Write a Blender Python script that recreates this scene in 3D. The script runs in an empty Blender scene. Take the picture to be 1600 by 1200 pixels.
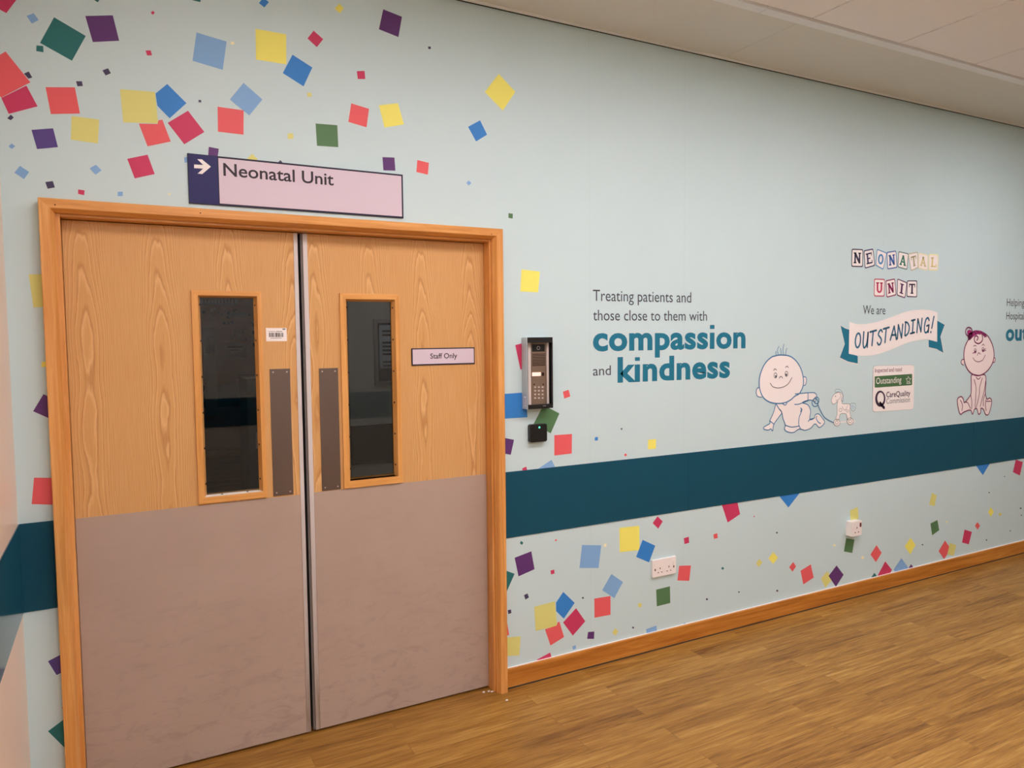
import bpy, bmesh, math, random
from mathutils import Vector, Matrix
sc = bpy.context.scene
random.seed(4)

# ------------------------------------------------------------------ camera
YAW, PITCH, ROLL, FPX = 0.49228063, 0.06178108, -0.01013783, 1155.56
DIST, EYE = 2.8, 1.529          # camera stands 2.8 m from the mural wall (y = 0)
cy_, sy_ = math.cos(YAW), math.sin(YAW)
cp_, sp_ = math.cos(PITCH), math.sin(PITCH)
FWD = Vector((sy_*cp_, cy_*cp_, -sp_))
R0 = Vector((cy_, -sy_, 0.0))
U0 = R0.cross(FWD)
RGT = math.cos(ROLL)*R0 + math.sin(ROLL)*U0
UPV = -math.sin(ROLL)*R0 + math.cos(ROLL)*U0
CAM = Vector((0, -DIST, EYE))
cd = bpy.data.cameras.new('camera'); cam = bpy.data.objects.new('camera', cd)
sc.collection.objects.link(cam)
cd.sensor_fit = 'HORIZONTAL'; cd.sensor_width = 36.0; cd.lens = FPX/1600*36.0
cd.clip_start = 0.05; cd.clip_end = 60
M = Matrix((( RGT.x, UPV.x, -FWD.x, CAM.x), (RGT.y, UPV.y, -FWD.y, CAM.y),
            (RGT.z, UPV.z, -FWD.z, CAM.z), (0, 0, 0, 1)))
cam.matrix_world = M
sc.camera = cam

# ------------------------------------------------------------------ world, exposure
w = bpy.data.worlds.new('world'); sc.world = w; w.use_nodes = True
w.node_tree.nodes['Background'].inputs[0].default_value = (0.02, 0.02, 0.02, 1)
sc.view_settings.view_transform = 'Standard'; sc.view_settings.look = 'None'
sc.view_settings.exposure = -0.06; sc.view_settings.gamma = 1.0
sc.view_settings.use_curve_mapping = False
TINT = (1.0, 0.80, 0.74)        # warm cast of the whole room, used to read paint colours off the photograph
LAMP_RGB = (1.0, 0.86, 0.87)    # the ceiling lamps themselves
# ceiling lamps, back row added as fill: x, y, half size x, half size y, strength (lit in the builder below)
LAMPS = [(.62, -1.42, .3, .3, 19.0), (1.82, -1.42, .3, .3, 20.0), (3.0, -1.42, .3, .3, 21.0), (4.8, -1.42, .3, .3, 31.0),
         (.62, -3.85, .3, .3, 60.0), (3.0, -3.85, .3, .3, 22.0), (5.4, -3.85, .3, .3, 18.0)]  # unseen back row, added for ambient fill and to lift the left side
LOBBY_FILL = 2.6  # strength of the light added behind the doors

# ------------------------------------------------------------------ helpers
def ray(px, py):
    return (RGT*(px-800) + UPV*(600-py) + FWD*FPX)
def at(px, py, Y=0.0):
    d = ray(px, py); t = (Y+DIST)/d.y
    return CAM + d*t
def wxz(px, py, Y=0.0):
    p = at(px, py, Y); return (p.x, p.z)
def onz(px, py, z=0.0):
    d = ray(px, py); return CAM + d*((z-EYE)/d.z)
def lin(c):
    c = c/255.0
    return c/12.92 if c <= .04045 else ((c+.055)/1.055)**2.4
def alb(rgb, E=0.95):
    return tuple(min(.92, lin(c)/(E*t)) for c, t in zip(rgb, TINT))

def empty(name, loc, **props):
    o = bpy.data.objects.new(name, None); o.location = loc; o.empty_display_size = .05
    sc.collection.objects.link(o)
    for k, v in props.items(): o[k] = v
    return o
def wloc(o):
    v = Vector((0, 0, 0))
    while o: v = v + o.location; o = o.parent
    return v
def obj(name, geo, mat, parent=None, bevel=0.0, smooth=False, **props):
    """geo = (verts, faces) in world coordinates"""
    vs, fs = geo
    if parent is not None: base = wloc(parent)
    else:
        xs = [v[0] for v in vs]; ys = [v[1] for v in vs]; zs = [v[2] for v in vs]
        base = Vector(((min(xs)+max(xs))/2, (min(ys)+max(ys))/2, min(zs)))
    me = bpy.data.meshes.new(name)
    me.from_pydata([Vector(v)-base for v in vs], [], fs); me.update()
    if bevel > 0:
        bm = bmesh.new(); bm.from_mesh(me)
        bmesh.ops.remove_doubles(bm, verts=bm.verts, dist=1e-6)
        bmesh.ops.bevel(bm, geom=bm.edges[:], offset=bevel, segments=2, affect='EDGES', profile=.6)
        bm.to_mesh(me); bm.free()
    if smooth:
        for p in me.polygons: p.use_smooth = True
    me.materials.append(mat)
    o = bpy.data.objects.new(name, me); sc.collection.objects.link(o)
    if parent is not None: o.parent = parent
    else: o.location = base
    for k, v in props.items(): o[k] = v
    return o
def join(*gs):
    V, F = [], []
    for v, f in gs:
        n = len(V); V += list(v); F += [tuple(i+n for i in q) for q in f]
    return V, F
def box(x0, x1, y0, y1, z0, z1):
    V = [(x0,y0,z0),(x1,y0,z0),(x1,y1,z0),(x0,y1,z0),(x0,y0,z1),(x1,y0,z1),(x1,y1,z1),(x0,y1,z1)]
    return V, [(3,2,1,0),(4,5,6,7),(0,1,5,4),(1,2,6,5),(2,3,7,6),(3,0,4,7)]
def prism(poly, y0, y1):
    """poly: (x, z) points, extruded from y0 (front) to y1 (back)"""
    a = sum(poly[i][0]*poly[(i+1) % len(poly)][1]-poly[(i+1) % len(poly)][0]*poly[i][1] for i in range(len(poly)))
    if a < 0: poly = poly[::-1]
    n = len(poly)
    V = [(x, y0, z) for x, z in poly]+[(x, y1, z) for x, z in poly]
    F = [tuple(range(n)), tuple(range(2*n-1, n-1, -1))]
    F += [(i, n+i, n+(i+1) % n, (i+1) % n) for i in range(n)]
    return V, F
def flat(poly, y):
    a = sum(poly[i][0]*poly[(i+1) % len(poly)][1]-poly[(i+1) % len(poly)][0]*poly[i][1] for i in range(len(poly)))
    if a < 0: poly = poly[::-1]
    return [(x, y, z) for x, z in poly], [tuple(range(len(poly)))]
def frame4(outer, inner, y0, y1):
    """four mitred members between two quads (tl, tr, br, bl)"""
    g = []
    for i in range(4):
        j = (i+1) % 4
        g.append(prism([outer[i], outer[j], inner[j], inner[i]], y0, y1))
    return g
def smooth_line(P, n=6, closed=False):
    if len(P) < 3: return list(P)
    Q = []; N = len(P); rng = N if closed else N-1
    for i in range(rng):
        if closed: p0, p1, p2, p3 = P[i-1], P[i], P[(i+1) % N], P[(i+2) % N]
        else: p0, p1, p2, p3 = P[max(i-1, 0)], P[i], P[i+1], P[min(i+2, N-1)]
        for k in range(n):
            t = k/n
            Q.append(tuple(.5*((2*b)+(-a+c)*t+(2*a-5*b+4*c-d)*t*t+(-a+3*b-3*c+d)*t**3) for a, b, c, d in zip(p0, p1, p2, p3)))
    if not closed: Q.append(tuple(P[-1]))
    return Q
def ribbon(P, wd, y, closed=False):
    """flat printed line of width wd along (x, z) points"""
    P = [p for i, p in enumerate(P) if i == 0 or (abs(p[0]-P[i-1][0])+abs(p[1]-P[i-1][1])) > 1e-6]
    N = len(P); V = []; F = []
    for i in range(N):
        a = P[i-1] if (i > 0 or closed) else P[i]
        b = P[(i+1) % N] if (i < N-1 or closed) else P[i]
        tx, tz = b[0]-a[0], b[1]-a[1]; L = math.hypot(tx, tz) or 1
        nx, nz = -tz/L*wd/2, tx/L*wd/2
        V += [(P[i][0]+nx, y, P[i][1]+nz), (P[i][0]-nx, y, P[i][1]-nz)]
    for i in range(N if closed else N-1):
        j = (i+1) % N
        F.append((2*i, 2*i+1, 2*j+1, 2*j))
    if not closed:                       # round ends
        for q in (0, N-1):
            n = len(V); c = P[q]
            V += [(c[0]+wd/2*math.cos(k*math.pi/4), y, c[1]+wd/2*math.sin(k*math.pi/4)) for k in range(8)]
            F.append(tuple(range(n, n+8)))
    return V, F
def ell(cx, cz, rx, rz, n=24, a0=0.0):
    return [(cx+rx*math.cos(2*math.pi*k/n+a0), cz+rz*math.sin(2*math.pi*k/n+a0)) for k in range(n)]
def cyl_y(cx, cz, r, y0, y1, n=20):
    return prism(ell(cx, cz, r, r, n), y0, y1)
def rrect(x0, x1, z0, z1, r, n=5):
    P = []
    for cx, cz, a in ((x1-r, z1-r, 0), (x0+r, z1-r, 90), (x0+r, z0+r, 180), (x1-r, z0+r, 270)):
        P += [(cx+r*math.cos(math.radians(a+90*k/n)), cz+r*math.sin(math.radians(a+90*k/n))) for k in range(n+1)]
    return P
def rquad(q, f=.12, n=4):
    """quad with rounded corners"""
    P = []
    for i in range(4):
        a, b, c = q[i-1], q[i], q[(i+1) % 4]
        p = (b[0]+(a[0]-b[0])*f, b[1]+(a[1]-b[1])*f); r = (b[0]+(c[0]-b[0])*f, b[1]+(c[1]-b[1])*f)
        for k in range(n+1):
            t = k/n
            P.append(tuple((1-t)**2*u+2*t*(1-t)*v+t*t*s for u, v, s in zip(p, b, r)))
    return P
def shrink(q, d):
    cx = sum(p[0] for p in q)/len(q); cz = sum(p[1] for p in q)/len(q)
    out = []
    for p in q:
        L = math.hypot(p[0]-cx, p[1]-cz); out.append((p[0]+(cx-p[0])*d/L, p[1]+(cz-p[1])*d/L))
    return out

def glyphs(s, bold=0.0, shear=0.0, spacing=1.0):
    c = bpy.data.curves.new('lettering', 'FONT'); c.body = s; c.size = 1; c.offset = bold; c.shear = shear
    c.space_character = spacing; c.resolution_u = 4
    o = bpy.data.objects.new('lettering', c); sc.collection.objects.link(o)
    dg = bpy.context.evaluated_depsgraph_get(); dg.update()
    me = bpy.data.meshes.new_from_object(o.evaluated_get(dg))
    V = [(v.co.x, v.co.y) for v in me.vertices]; F = [tuple(p.vertices) for p in me.polygons]
    bpy.data.objects.remove(o); bpy.data.curves.remove(c); bpy.data.meshes.remove(me)
    return V, F
def lettering(s, left, right, top, y, bold=0.0, Y=None, shear=0.0, spacing=1.0, floor=None):
    """left = pixel of the baseline's left end, right = pixel of its right end, top = pixel of the highest glyph point"""
    Y = y if Y is None else Y
    V, F = glyphs(s, bold, shear, spacing)
    x0 = min(v[0] for v in V); x1 = max(v[0] for v in V); t = max(v[1] for v in V)
    a, b, c = wxz(*left, Y), wxz(*right, Y), wxz(*top, Y)
    zb = a[1] if floor is None else floor
    W = []
    for vx, vz in V:
        k = (vx-x0)/(x1-x0)
        W.append((a[0]+(b[0]-a[0])*k, y, zb+(c[1]-zb)*vz/t + (b[1]-a[1])*k*0))
    G = []
    for f in F:
        p = [W[i] for i in f]
        ar = sum(p[i][0]*p[(i+1) % len(p)][2]-p[(i+1) % len(p)][0]*p[i][2] for i in range(len(p)))
        G.append(f if ar > 0 else f[::-1])
    return W, G

# ------------------------------------------------------------------ materials
def base_mat(name, rough=.5, spec=.5, metal=0.0):
    m = bpy.data.materials.new(name); m.use_nodes = True
    b = m.node_tree.nodes['Principled BSDF']
    b.inputs['Roughness'].default_value = rough; b.inputs['Metallic'].default_value = metal
    b.inputs['Specular IOR Level'].default_value = spec
    return m, m.node_tree, b
class N:
    """tiny node builder"""
    def __init__(s, t): s.t = t
    def new(s, k, **kw):
        n = s.t.nodes.new(k)
        for a, v in kw.items(): setattr(n, a, v)
        return n
    def put(s, sock, v):
        if isinstance(v, bpy.types.NodeSocket): s.t.links.new(v, sock)
        else: sock.default_value = v
    def math(s, op, a, b=0.0, c=0.0):
        n = s.new('ShaderNodeMath', operation=op)
        s.put(n.inputs[0], a); s.put(n.inputs[1], b); s.put(n.inputs[2], c); return n.outputs[0]
    def pos(s):
        n = s.new('ShaderNodeNewGeometry'); q = s.new('ShaderNodeSeparateXYZ')
        s.t.links.new(n.outputs['Position'], q.inputs[0]); return n.outputs['Position'], q.outputs
    def vec(s, x, y, z):
        n = s.new('ShaderNodeCombineXYZ'); s.put(n.inputs[0], x); s.put(n.inputs[1], y); s.put(n.inputs[2], z); return n.outputs[0]
    def noise(s, v, scale, detail=3, rough=.55, dist=0.0):
        n = s.new('ShaderNodeTexNoise'); s.t.links.new(v, n.inputs['Vector'])
        n.inputs['Scale'].default_value = scale; n.inputs['Detail'].default_value = detail
        n.inputs['Roughness'].default_value = rough; n.inputs['Distortion'].default_value = dist
        return n.outputs['Fac']
    def ramp(s, f, stops):
        n = s.new('ShaderNodeValToRGB'); s.put(n.inputs[0], f)
        e = n.color_ramp.elements
        while len(e) < len(stops): e.new(.5)
        for k, (p, c) in enumerate(stops):
            e[k].position = p; e[k].color = (*c, 1) if len(c) == 3 else c
        return n.outputs[0]
    def mix(s, f, a, b, mode='MIX'):
        n = s.new('ShaderNodeMix', data_type='RGBA', blend_type=mode)
        s.put(n.inputs[0], f)
        s.put(n.inputs[6], (*a, 1) if isinstance(a, tuple) else a)
        s.put(n.inputs[7], (*b, 1) if isinstance(b, tuple) else b)
        return n.outputs[2]
    def bump(s, h, strength, dist=.002):
        n = s.new('ShaderNodeBump'); s.t.links.new(h, n.inputs['Height'])
        n.inputs['Strength'].default_value = strength; n.inputs['Distance'].default_value = dist
        return n.outputs[0]
_mc = {}
def paint(name, rgb, rough=.5, spec=.4, E=.95, var=.04, metal=0.0):
    """plain colour with a faint mottle"""
    k = (name, rgb, rough)
    if k in _mc: return _mc[k]
    m, t, b = base_mat(name, rough, spec, metal); n = N(t)
    c = alb(rgb, E); p, _ = n.pos()
    f = n.noise(p, 9, 2)
    col = n.mix(f, tuple(v*(1-var) for v in c), tuple(min(.95, v*(1+var)) for v in c))
    n.put(b.inputs['Base Color'], col)
    _mc[k] = m; return m
def emit(name, rgb, s):
    m = bpy.data.materials.new(name); m.use_nodes = True; t = m.node_tree
    b = t.nodes['Principled BSDF']
    b.inputs['Base Color'].default_value = (*rgb, 1)
    b.inputs['Emission Color'].default_value = (*rgb, 1); b.inputs['Emission Strength'].default_value = s
    return m
def wall_mat(name, rgb, E, seams=(), spec=.25, rough=.5):
    m, t, b = base_mat(name, rough, spec); n = N(t)
    p, q = n.pos(); c = alb(rgb, E)
    col = n.mix(n.noise(p, 3, 3), tuple(v*.975 for v in c), tuple(min(.93, v*1.02) for v in c))
    for sx in seams:                    # joints between the printed sheets
        f = n.math('LESS_THAN', n.math('ABSOLUTE', n.math('SUBTRACT', q[0], sx)), .0018)
        col = n.mix(n.math('MULTIPLY', f, .22), col, tuple(v*.8 for v in c))
    n.put(b.inputs['Base Color'], col)
    b.inputs['Normal'].default_value = (0, 0, 0)
    n.put(b.inputs['Normal'], n.bump(n.noise(p, 160, 2), .08, .001))
    return m
def timber(name, axis, dark, mid, light, rough=.38, E=.85):
    m, t, b = base_mat(name, rough, .45); n = N(t); p, q = n.pos()
    s = {'z': (38, 38, 1.6), 'x': (1.6, 38, 38), 'y': (38, 1.6, 38)}[axis]
    v = n.vec(n.math('MULTIPLY', q[0], s[0]), n.math('MULTIPLY', q[1], s[1]), n.math('MULTIPLY', q[2], s[2]))
    f1 = n.noise(v, 1.0, 5, .6, .8); f2 = n.noise(v, 5.0, 3, .6)
    f = n.math('ADD', n.math('MULTIPLY', f1, .75), n.math('MULTIPLY', f2, .25))
    col = n.ramp(f, [(.3, alb(dark, E)), (.5, alb(mid, E)), (.7, alb(light, E))])
    n.put(b.inputs['Base Color'], col); n.put(b.inputs['Normal'], n.bump(f2, .15, .0006))
    return m
def veneer_mat(name, x_off, period, E=.92):
    """slip-matched crown-cut ash: the same leaf repeats every period"""
    m, t, b = base_mat(name, .42, .3); n = N(t); p, q = n.pos()
    slip = n.math('DIVIDE', n.math('SUBTRACT', q[0], x_off), period)
    fu = n.math('MULTIPLY', n.math('SUBTRACT', n.math('FRACT', slip), .5), period)
    leafno = n.math('FLOOR', slip)
    jit = n.math('MULTIPLY', leafno, .13)
    wob = n.math('SUBTRACT', n.noise(n.vec(n.math('MULTIPLY', fu, 3.0), jit, n.math('MULTIPLY', q[2], 1.9)), 1.0, 1, .4), .5)
    u = n.math('ADD', fu, n.math('MULTIPLY', wob, .035))
    u2 = n.math('MULTIPLY', n.math('MULTIPLY', u, u), 1250.0)
    wave = n.noise(n.vec(0.0, jit, n.math('MULTIPLY', q[2], 1.7)), 1.0, 1, .4)
    zz = n.math('MULTIPLY', n.math('ABSOLUTE', n.math('SUBTRACT', q[2], 1.30)), 4.2)
    fine = n.noise(n.vec(n.math('MULTIPLY', fu, 40.0), jit, n.math('MULTIPLY', q[2], 7.0)), 1.0, 3)
    v = n.math('ADD', n.math('ADD', u2, zz), n.math('ADD', n.math('MULTIPLY', fine, 1.0), n.math('MULTIPLY', wave, 9.0)))
    fr = n.math('FRACT', v)
    pore = n.noise(n.vec(n.math('MULTIPLY', q[0], 330.0), 0.0, n.math('MULTIPLY', q[2], 8.0)), 1.0, 2)
    big = n.noise(n.vec(n.math('MULTIPLY', q[0], 4.5), 0.0, n.math('MULTIPLY', q[2], 1.3)), 1.0, 2)
    c0, c1, c2 = alb((170, 106, 54), E), alb((206, 146, 88), E), alb((230, 176, 120), E)
    col = n.ramp(fr, [(0.0, c0), (.2, c1), (.62, c1), (.86, c2), (1.0, c0)])
    calm = n.noise(n.vec(n.math('MULTIPLY', q[0], 3.0), 7.0, n.math('MULTIPLY', q[2], 2.5)), 1.0, 2)
    col = n.mix(n.math('MULTIPLY', calm, .55), col, c1)
    col = n.mix(n.math('MULTIPLY', n.math('SUBTRACT', pore, .38), .7), col, alb((238, 190, 138), E))
    col = n.mix(n.math('MULTIPLY', big, .4), col, alb((194, 130, 72), E))
    n.put(b.inputs['Base Color'], col); n.put(b.inputs['Normal'], n.bump(pore, .06, .0004))
    return m
def floor_mat():
    m, t, b = base_mat('wood_effect_vinyl', .45, .4); n = N(t); p, q = n.pos()
    br = n.new('ShaderNodeTexBrick'); br.offset = .37; br.offset_frequency = 2; br.squash = 1
    t.links.new(p, br.inputs['Vector'])
    E = 1.27
    br.inputs['Color1'].default_value = (.0, .0, .0, 1); br.inputs['Color2'].default_value = (1, 1, 1, 1)
    br.inputs['Mortar'].default_value = (.5, .5, .5, 1)
    br.inputs['Scale'].default_value = 1; br.inputs['Mortar Size'].default_value = .0012
    br.inputs['Brick Width'].default_value = .92; br.inputs['Row Height'].default_value = .1
    plank = n.math('MULTIPLY', br.outputs['Color'], 1.0)
    sh = n.math('MULTIPLY', plank, 37.0)
    v = n.vec(n.math('ADD', n.math('MULTIPLY', q[0], 2.2), sh), n.math('MULTIPLY', q[1], 30.0), sh)
    g = n.noise(v, 1.0, 5, .62, 1.1)
    g2 = n.noise(n.vec(n.math('MULTIPLY', q[0], 9.0), n.math('MULTIPLY', q[1], 190.0), sh), 1.0, 3)
    g3 = n.noise(n.vec(n.math('ADD', n.math('MULTIPLY', q[0], 1.2), sh), n.math('MULTIPLY', q[1], 6.0), 0.0), 1.0, 2)
    f = n.math('ADD', n.math('ADD', n.math('MULTIPLY', g, .55), n.math('MULTIPLY', g2, .3)), n.math('ADD', n.math('MULTIPLY', g3, .16), n.math('MULTIPLY', n.math('SUBTRACT', plank, .5), .085)))
    col = n.ramp(f, [(.34, alb((118, 70, 24), E)), (.45, alb((160, 104, 42), E)), (.55, alb((184, 125, 55), E)), (.66, alb((208, 152, 80), E))])
    col = n.mix(n.math('MULTIPLY', br.outputs['Fac'], .35), col, alb((116, 72, 28), E))
    n.put(b.inputs['Base Color'], col)
    n.put(b.inputs['Normal'], n.bump(g2, .08, .0006))
    return m
def kick_mat():
    m, t, b = base_mat('taupe_kick_laminate', .45, .4); n = N(t); p, q = n.pos()
    E = .75
    col = n.mix(n.noise(p, 4, 4), alb((152, 124, 110), E), alb((163, 135, 121), E))
    sc1 = n.noise(n.vec(n.math('MULTIPLY', q[0], 9.0), 0.0, n.math('MULTIPLY', q[2], 22.0)), 1.0, 6, .72, 1.0)
    low = n.new('ShaderNodeMapRange'); n.put(low.inputs[0], q[2])
    low.inputs[1].default_value = .75; low.inputs[2].default_value = .05; low.inputs[3].default_value = .05; low.inputs[4].default_value = .42
    scf = n.ramp(sc1, [(.5, (0, 0, 0)), (.7, (1, 1, 1))])
    col = n.mix(n.math('MULTIPLY', scf, low.outputs[0]), col, alb((118, 94, 86), E))
    n.put(b.inputs['Base Color'], col); return m
def metal_mat(name, rgb, rough=.35):
    m, t, b = base_mat(name, rough, .5, 1.0); n = N(t); p, q = n.pos()
    f = n.noise(n.vec(n.math('MULTIPLY', q[0], 8.0), n.math('MULTIPLY', q[1], 8.0), n.math('MULTIPLY', q[2], 3.0)), 1.0, 4)
    c = tuple(lin(v) for v in rgb)
    n.put(b.inputs['Base Color'], n.mix(f, tuple(v*.88 for v in c), tuple(min(1, v*1.1) for v in c)))
    return m
def glass_mat():
    m = bpy.data.materials.new('window_glass'); m.use_nodes = True; t = m.node_tree; n = N(t)
    for x in list(t.nodes):
        if x.type != 'OUTPUT_MATERIAL': t.nodes.remove(x)
    out = [x for x in t.nodes if x.type == 'OUTPUT_MATERIAL'][0]
    tr = n.new('ShaderNodeBsdfTransparent'); tr.inputs[0].default_value = (.82, .84, .83, 1)
    gl = n.new('ShaderNodeBsdfGlossy'); gl.inputs['Roughness'].default_value = .01
    fr = n.new('ShaderNodeFresnel'); fr.inputs[0].default_value = 1.45
    mx = n.new('ShaderNodeMixShader')
    t.links.new(fr.outputs[0], mx.inputs[0]); t.links.new(tr.outputs[0], mx.inputs[1]); t.links.new(gl.outputs[0], mx.inputs[2])
    t.links.new(mx.outputs[0], out.inputs[0]); return m

WALL_RGB = (205, 212, 210)
M_wall = wall_mat('aqua_mural_paper', WALL_RGB, 1.03, seams=(wxz(921, 350)[0], wxz(1067, 940)[0], wxz(1563, 450)[0], wxz(1372, 800)[0]))
M_pink = wall_mat('magnolia_paint', (226, 192, 172), .85, spec=.3, rough=.35)
M_front = wall_mat('pale_corridor_paint', (196, 182, 172), .9)
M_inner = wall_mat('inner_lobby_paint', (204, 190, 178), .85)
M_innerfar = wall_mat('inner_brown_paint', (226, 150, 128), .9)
M_ceil = paint('ceiling_tile_white', (180, 165, 162), .9, .1, .5, .015)
M_border = paint('cream_plasterboard', (150, 138, 130), .8, .15, .42, .015)
M_gap_shade = paint('gap_shade_black', (28, 26, 26), .9, .1)
M_strip = paint('grey_ceiling_trim', (165, 154, 150), .5, .3, .45)
M_band = paint('teal_wall_guard', (18, 66, 82), .5, .2, .85, .03)
M_bandg = paint('glossy_teal_wall_guard', (20, 68, 84), .12, .5, .75, .03)
M_oak_z = timber('orange_oak_upright', 'z', (186, 112, 50), (204, 132, 68), (222, 156, 92))
M_oak_x = timber('orange_oak_lengthways', 'x', (178, 106, 44), (202, 130, 64), (220, 152, 88))
M_skirt = timber('skirting_oak', 'x', (134, 70, 18), (176, 104, 38), (198, 128, 58), E=.82)
M_bead_z = timber('glazing_bead_upright', 'z', (190, 120, 56), (208, 140, 74), (222, 160, 96))
M_bead_x = timber('glazing_bead_lengthways', 'x', (190, 120, 56), (208, 140, 74), (222, 160, 96))
M_floor = floor_mat(); M_kick = kick_mat()
def edge_mat():
    m, t, b = base_mat('grey_door_edging', .45, .4); n = N(t); p, q = n.pos()
    g = n.noise(n.vec(n.math('MULTIPLY', q[0], 60.0), 0.0, n.math('MULTIPLY', q[2], 5.0)), 1.0, 5, .6)
    low = n.new('ShaderNodeMapRange'); n.put(low.inputs[0], q[2])
    low.inputs[1].default_value = 1.0; low.inputs[2].default_value = .05; low.inputs[3].default_value = .0; low.inputs[4].default_value = 1.5
    f = n.math('MINIMUM', n.math('MULTIPLY', g, low.outputs[0]), .85)
    n.put(b.inputs['Base Color'], n.mix(f, alb((202, 182, 176), .9), alb((128, 100, 80), .9))); return m
M_edge = edge_mat()
M_seal = paint('black_door_seal', (52, 46, 44), .7, .3)
M_sealg = paint('dark_grey_meeting_seal', (112, 100, 95), .6, .3)
M_push = metal_mat('satin_push_plate', (122, 110, 103), .48)
M_glass = glass_mat()
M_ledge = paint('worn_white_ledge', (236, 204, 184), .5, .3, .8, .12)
M_sign = paint('pink_sign_face', (228, 198, 206), .4, .3, 1.12, .01)
M_navy = paint('navy_sign_panel', (40, 38, 88), .45, .25, 1.0, .01)
M_navyb = paint('dark_navy_border', (26, 24, 48), .45, .3, 1.0, .01)
M_white = paint('white_print', (250, 228, 220), .4, .4, 1.0, .005)
M_text = paint('charcoal_print', (66, 66, 76), .5, .3, .9, .01)
M_texts = paint('sign_black_print', (48, 38, 46), .5, .3, .9, .01)
M_tealp = paint('teal_print', (30, 106, 128), .5, .3, .92, .01)
M_card = paint('blush_white_print', (246, 222, 214), .5, .3, .98, .005)
M_blueline = paint('blue_outline_print', (62, 112, 150), .5, .3, .9, .01)
M_plum = paint('plum_outline_print', (104, 30, 68), .5, .3, .8, .01)
M_plumh = paint('plum_hair_print', (146, 36, 92), .5, .3, .8, .01)
M_grey = paint('grey_print', (110, 105, 108), .5, .3, .85, .01)
M_black = paint('black_plastic', (22, 20, 20), .35, .45)
M_socket = paint('white_socket_plastic', (240, 214, 204), .3, .5, .85, .01)
M_hole = paint('socket_slot_black', (40, 26, 22), .6, .2)
M_red = paint('dark_red_neon', (96, 22, 26), .3, .5)
M_alu = metal_mat('brushed_aluminium', (205, 198, 198), .38)
M_bronze = metal_mat('bronze_anodised_panel', (158, 140, 124), .5)
M_case = paint('silver_grey_casing', (178, 176, 178), .35, .5, .95, .02)
M_rail = paint('pale_panel_rail', (206, 182, 172), .4, .4)
M_lit = emit('lit_name_card', (1.0, .76, .66), .45)
M_led = emit('green_led', (.1, .9, .55), 1.2)

CONF = {'coral': (204, 79, 81), 'crimson': (178, 48, 80), 'purple': (83, 44, 92), 'indigo': (76, 56, 110), 'teal': (35, 92, 90), 'green': (75, 103, 68),
        'sky': (115, 145, 179), 'blue': (47, 108, 169), 'yellow': (256, 208, 92), 'olive': (194, 179, 105), 'dark': (60, 52, 76), 'cream': (214, 204, 160)}
M_conf = {k: paint('confetti_'+k, v, .5, .3, .74, .01) for k, v in CONF.items()}
CLAB = {'coral': 'coral red', 'crimson': 'crimson', 'purple': 'purple', 'indigo': 'indigo', 'teal': 'teal green', 'green': 'leaf green', 'sky': 'pale blue',
        'blue': 'bright blue', 'yellow': 'golden yellow', 'olive': 'mustard yellow', 'dark': 'dark slate', 'cream': 'cream'}

# ------------------------------------------------------------------ room shell
XL, XR, YF, ZC = -0.292, 9.0, -5.0, 2.89      # left wall, far end wall, wall behind, ceiling height
AX0, AX1, AZ = -.193, 1.443, 1.983            # outer edges of the door architrave
JX0, JX1, JZ = -.138, 1.393, 1.932            # clear opening
ST = dict(kind='structure')
def struct(name, geo, mat, parent=None, **k):
    return obj(name, geo, mat, parent, **({} if parent else ST), **k)
struct('floor', box(XL-.1, XR+.1, YF-.1, 0, -.06, 0), M_floor)
WT = .12
hole = [(JX0-.03, 0), (JX1+.03, 0), (JX1+.03, JZ+.03), (JX0-.03, JZ+.03)]
wall_back = struct('wall_back', join(box(XL-.1, hole[0][0], 0, WT, 0, ZC+.1), box(hole[1][0], XR+.1, 0, WT, 0, ZC+.1), box(hole[0][0], hole[1][0], 0, WT, hole[2][1], ZC+.1)), M_wall)
struct('wall_left', box(XL-.1, XL, YF, 0, 0, ZC+.1), M_pink)
struct('wall_right', box(XR, XR+.1, YF, 0, 0, ZC+.1), M_front)
struct('wall_front', box(XL-.1, XR+.1, YF-.1, YF, 0, ZC+.1), M_front)
# ceiling: plain plasterboard margin, grey angle, then lay-in tiles
sx = 2.683
struct('ceiling_border', join(box(XL, sx-.001, -.472, -.03, ZC, ZC+.04), box(sx+.001, XR, -.472, -.03, ZC, ZC+.04)), M_border)
struct('trim_ceiling_gap', join(box(XL, XR, -.03, -.012, ZC-.003, ZC+.04)), M_strip)
struct('trim_painted_gap_shade', box(XL, XR, -.004, 0, ZC-.0015, ZC+.05), M_gap_shade)  # black strip painting in the shade of the gap above the wall
struct('trim_ceiling_angle', join(box(XL, 2.4485, -.518, -.472, ZC-.003, ZC+.04), box(2.4515, XR, -.518, -.472, ZC-.003, ZC+.04)), M_strip)
tiles = []
gx = [2.71+.597*k for k in range(-6, 12)]; gy = [-.522-.6*k for k in range(0, 8)]
lampcells = set()
for lx, ly, hx, hy, s in LAMPS:
    i = min(range(len(gx)-1), key=lambda k: abs((gx[k]+gx[k+1])/2-lx)); j = min(range(len(gy)-1), key=lambda k: abs((gy[k]+gy[k+1])/2-ly))
    lampcells.add((i, j, s))
skip = {(i, j) for i, j, s in lampcells}
for i in range(len(gx)-1):
    for j in range(len(gy)-1):
        if (i, j) in skip: continue
        x0, x1 = max(XL, gx[i]+.006), min(XR, gx[i+1]-.006)
        y0, y1 = max(YF, gy[j+1]+.006), gy[j]-.006
        if x1-x0 > .02 and y1-y0 > .02: tiles.append(box(x0, x1, y0, y1, ZC+.004, ZC+.02))
struct('ceiling', join(*tiles, box(XL-.1, XR+.1, YF-.1, -.519, ZC+.012, ZC+.03)), M_ceil)
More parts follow.
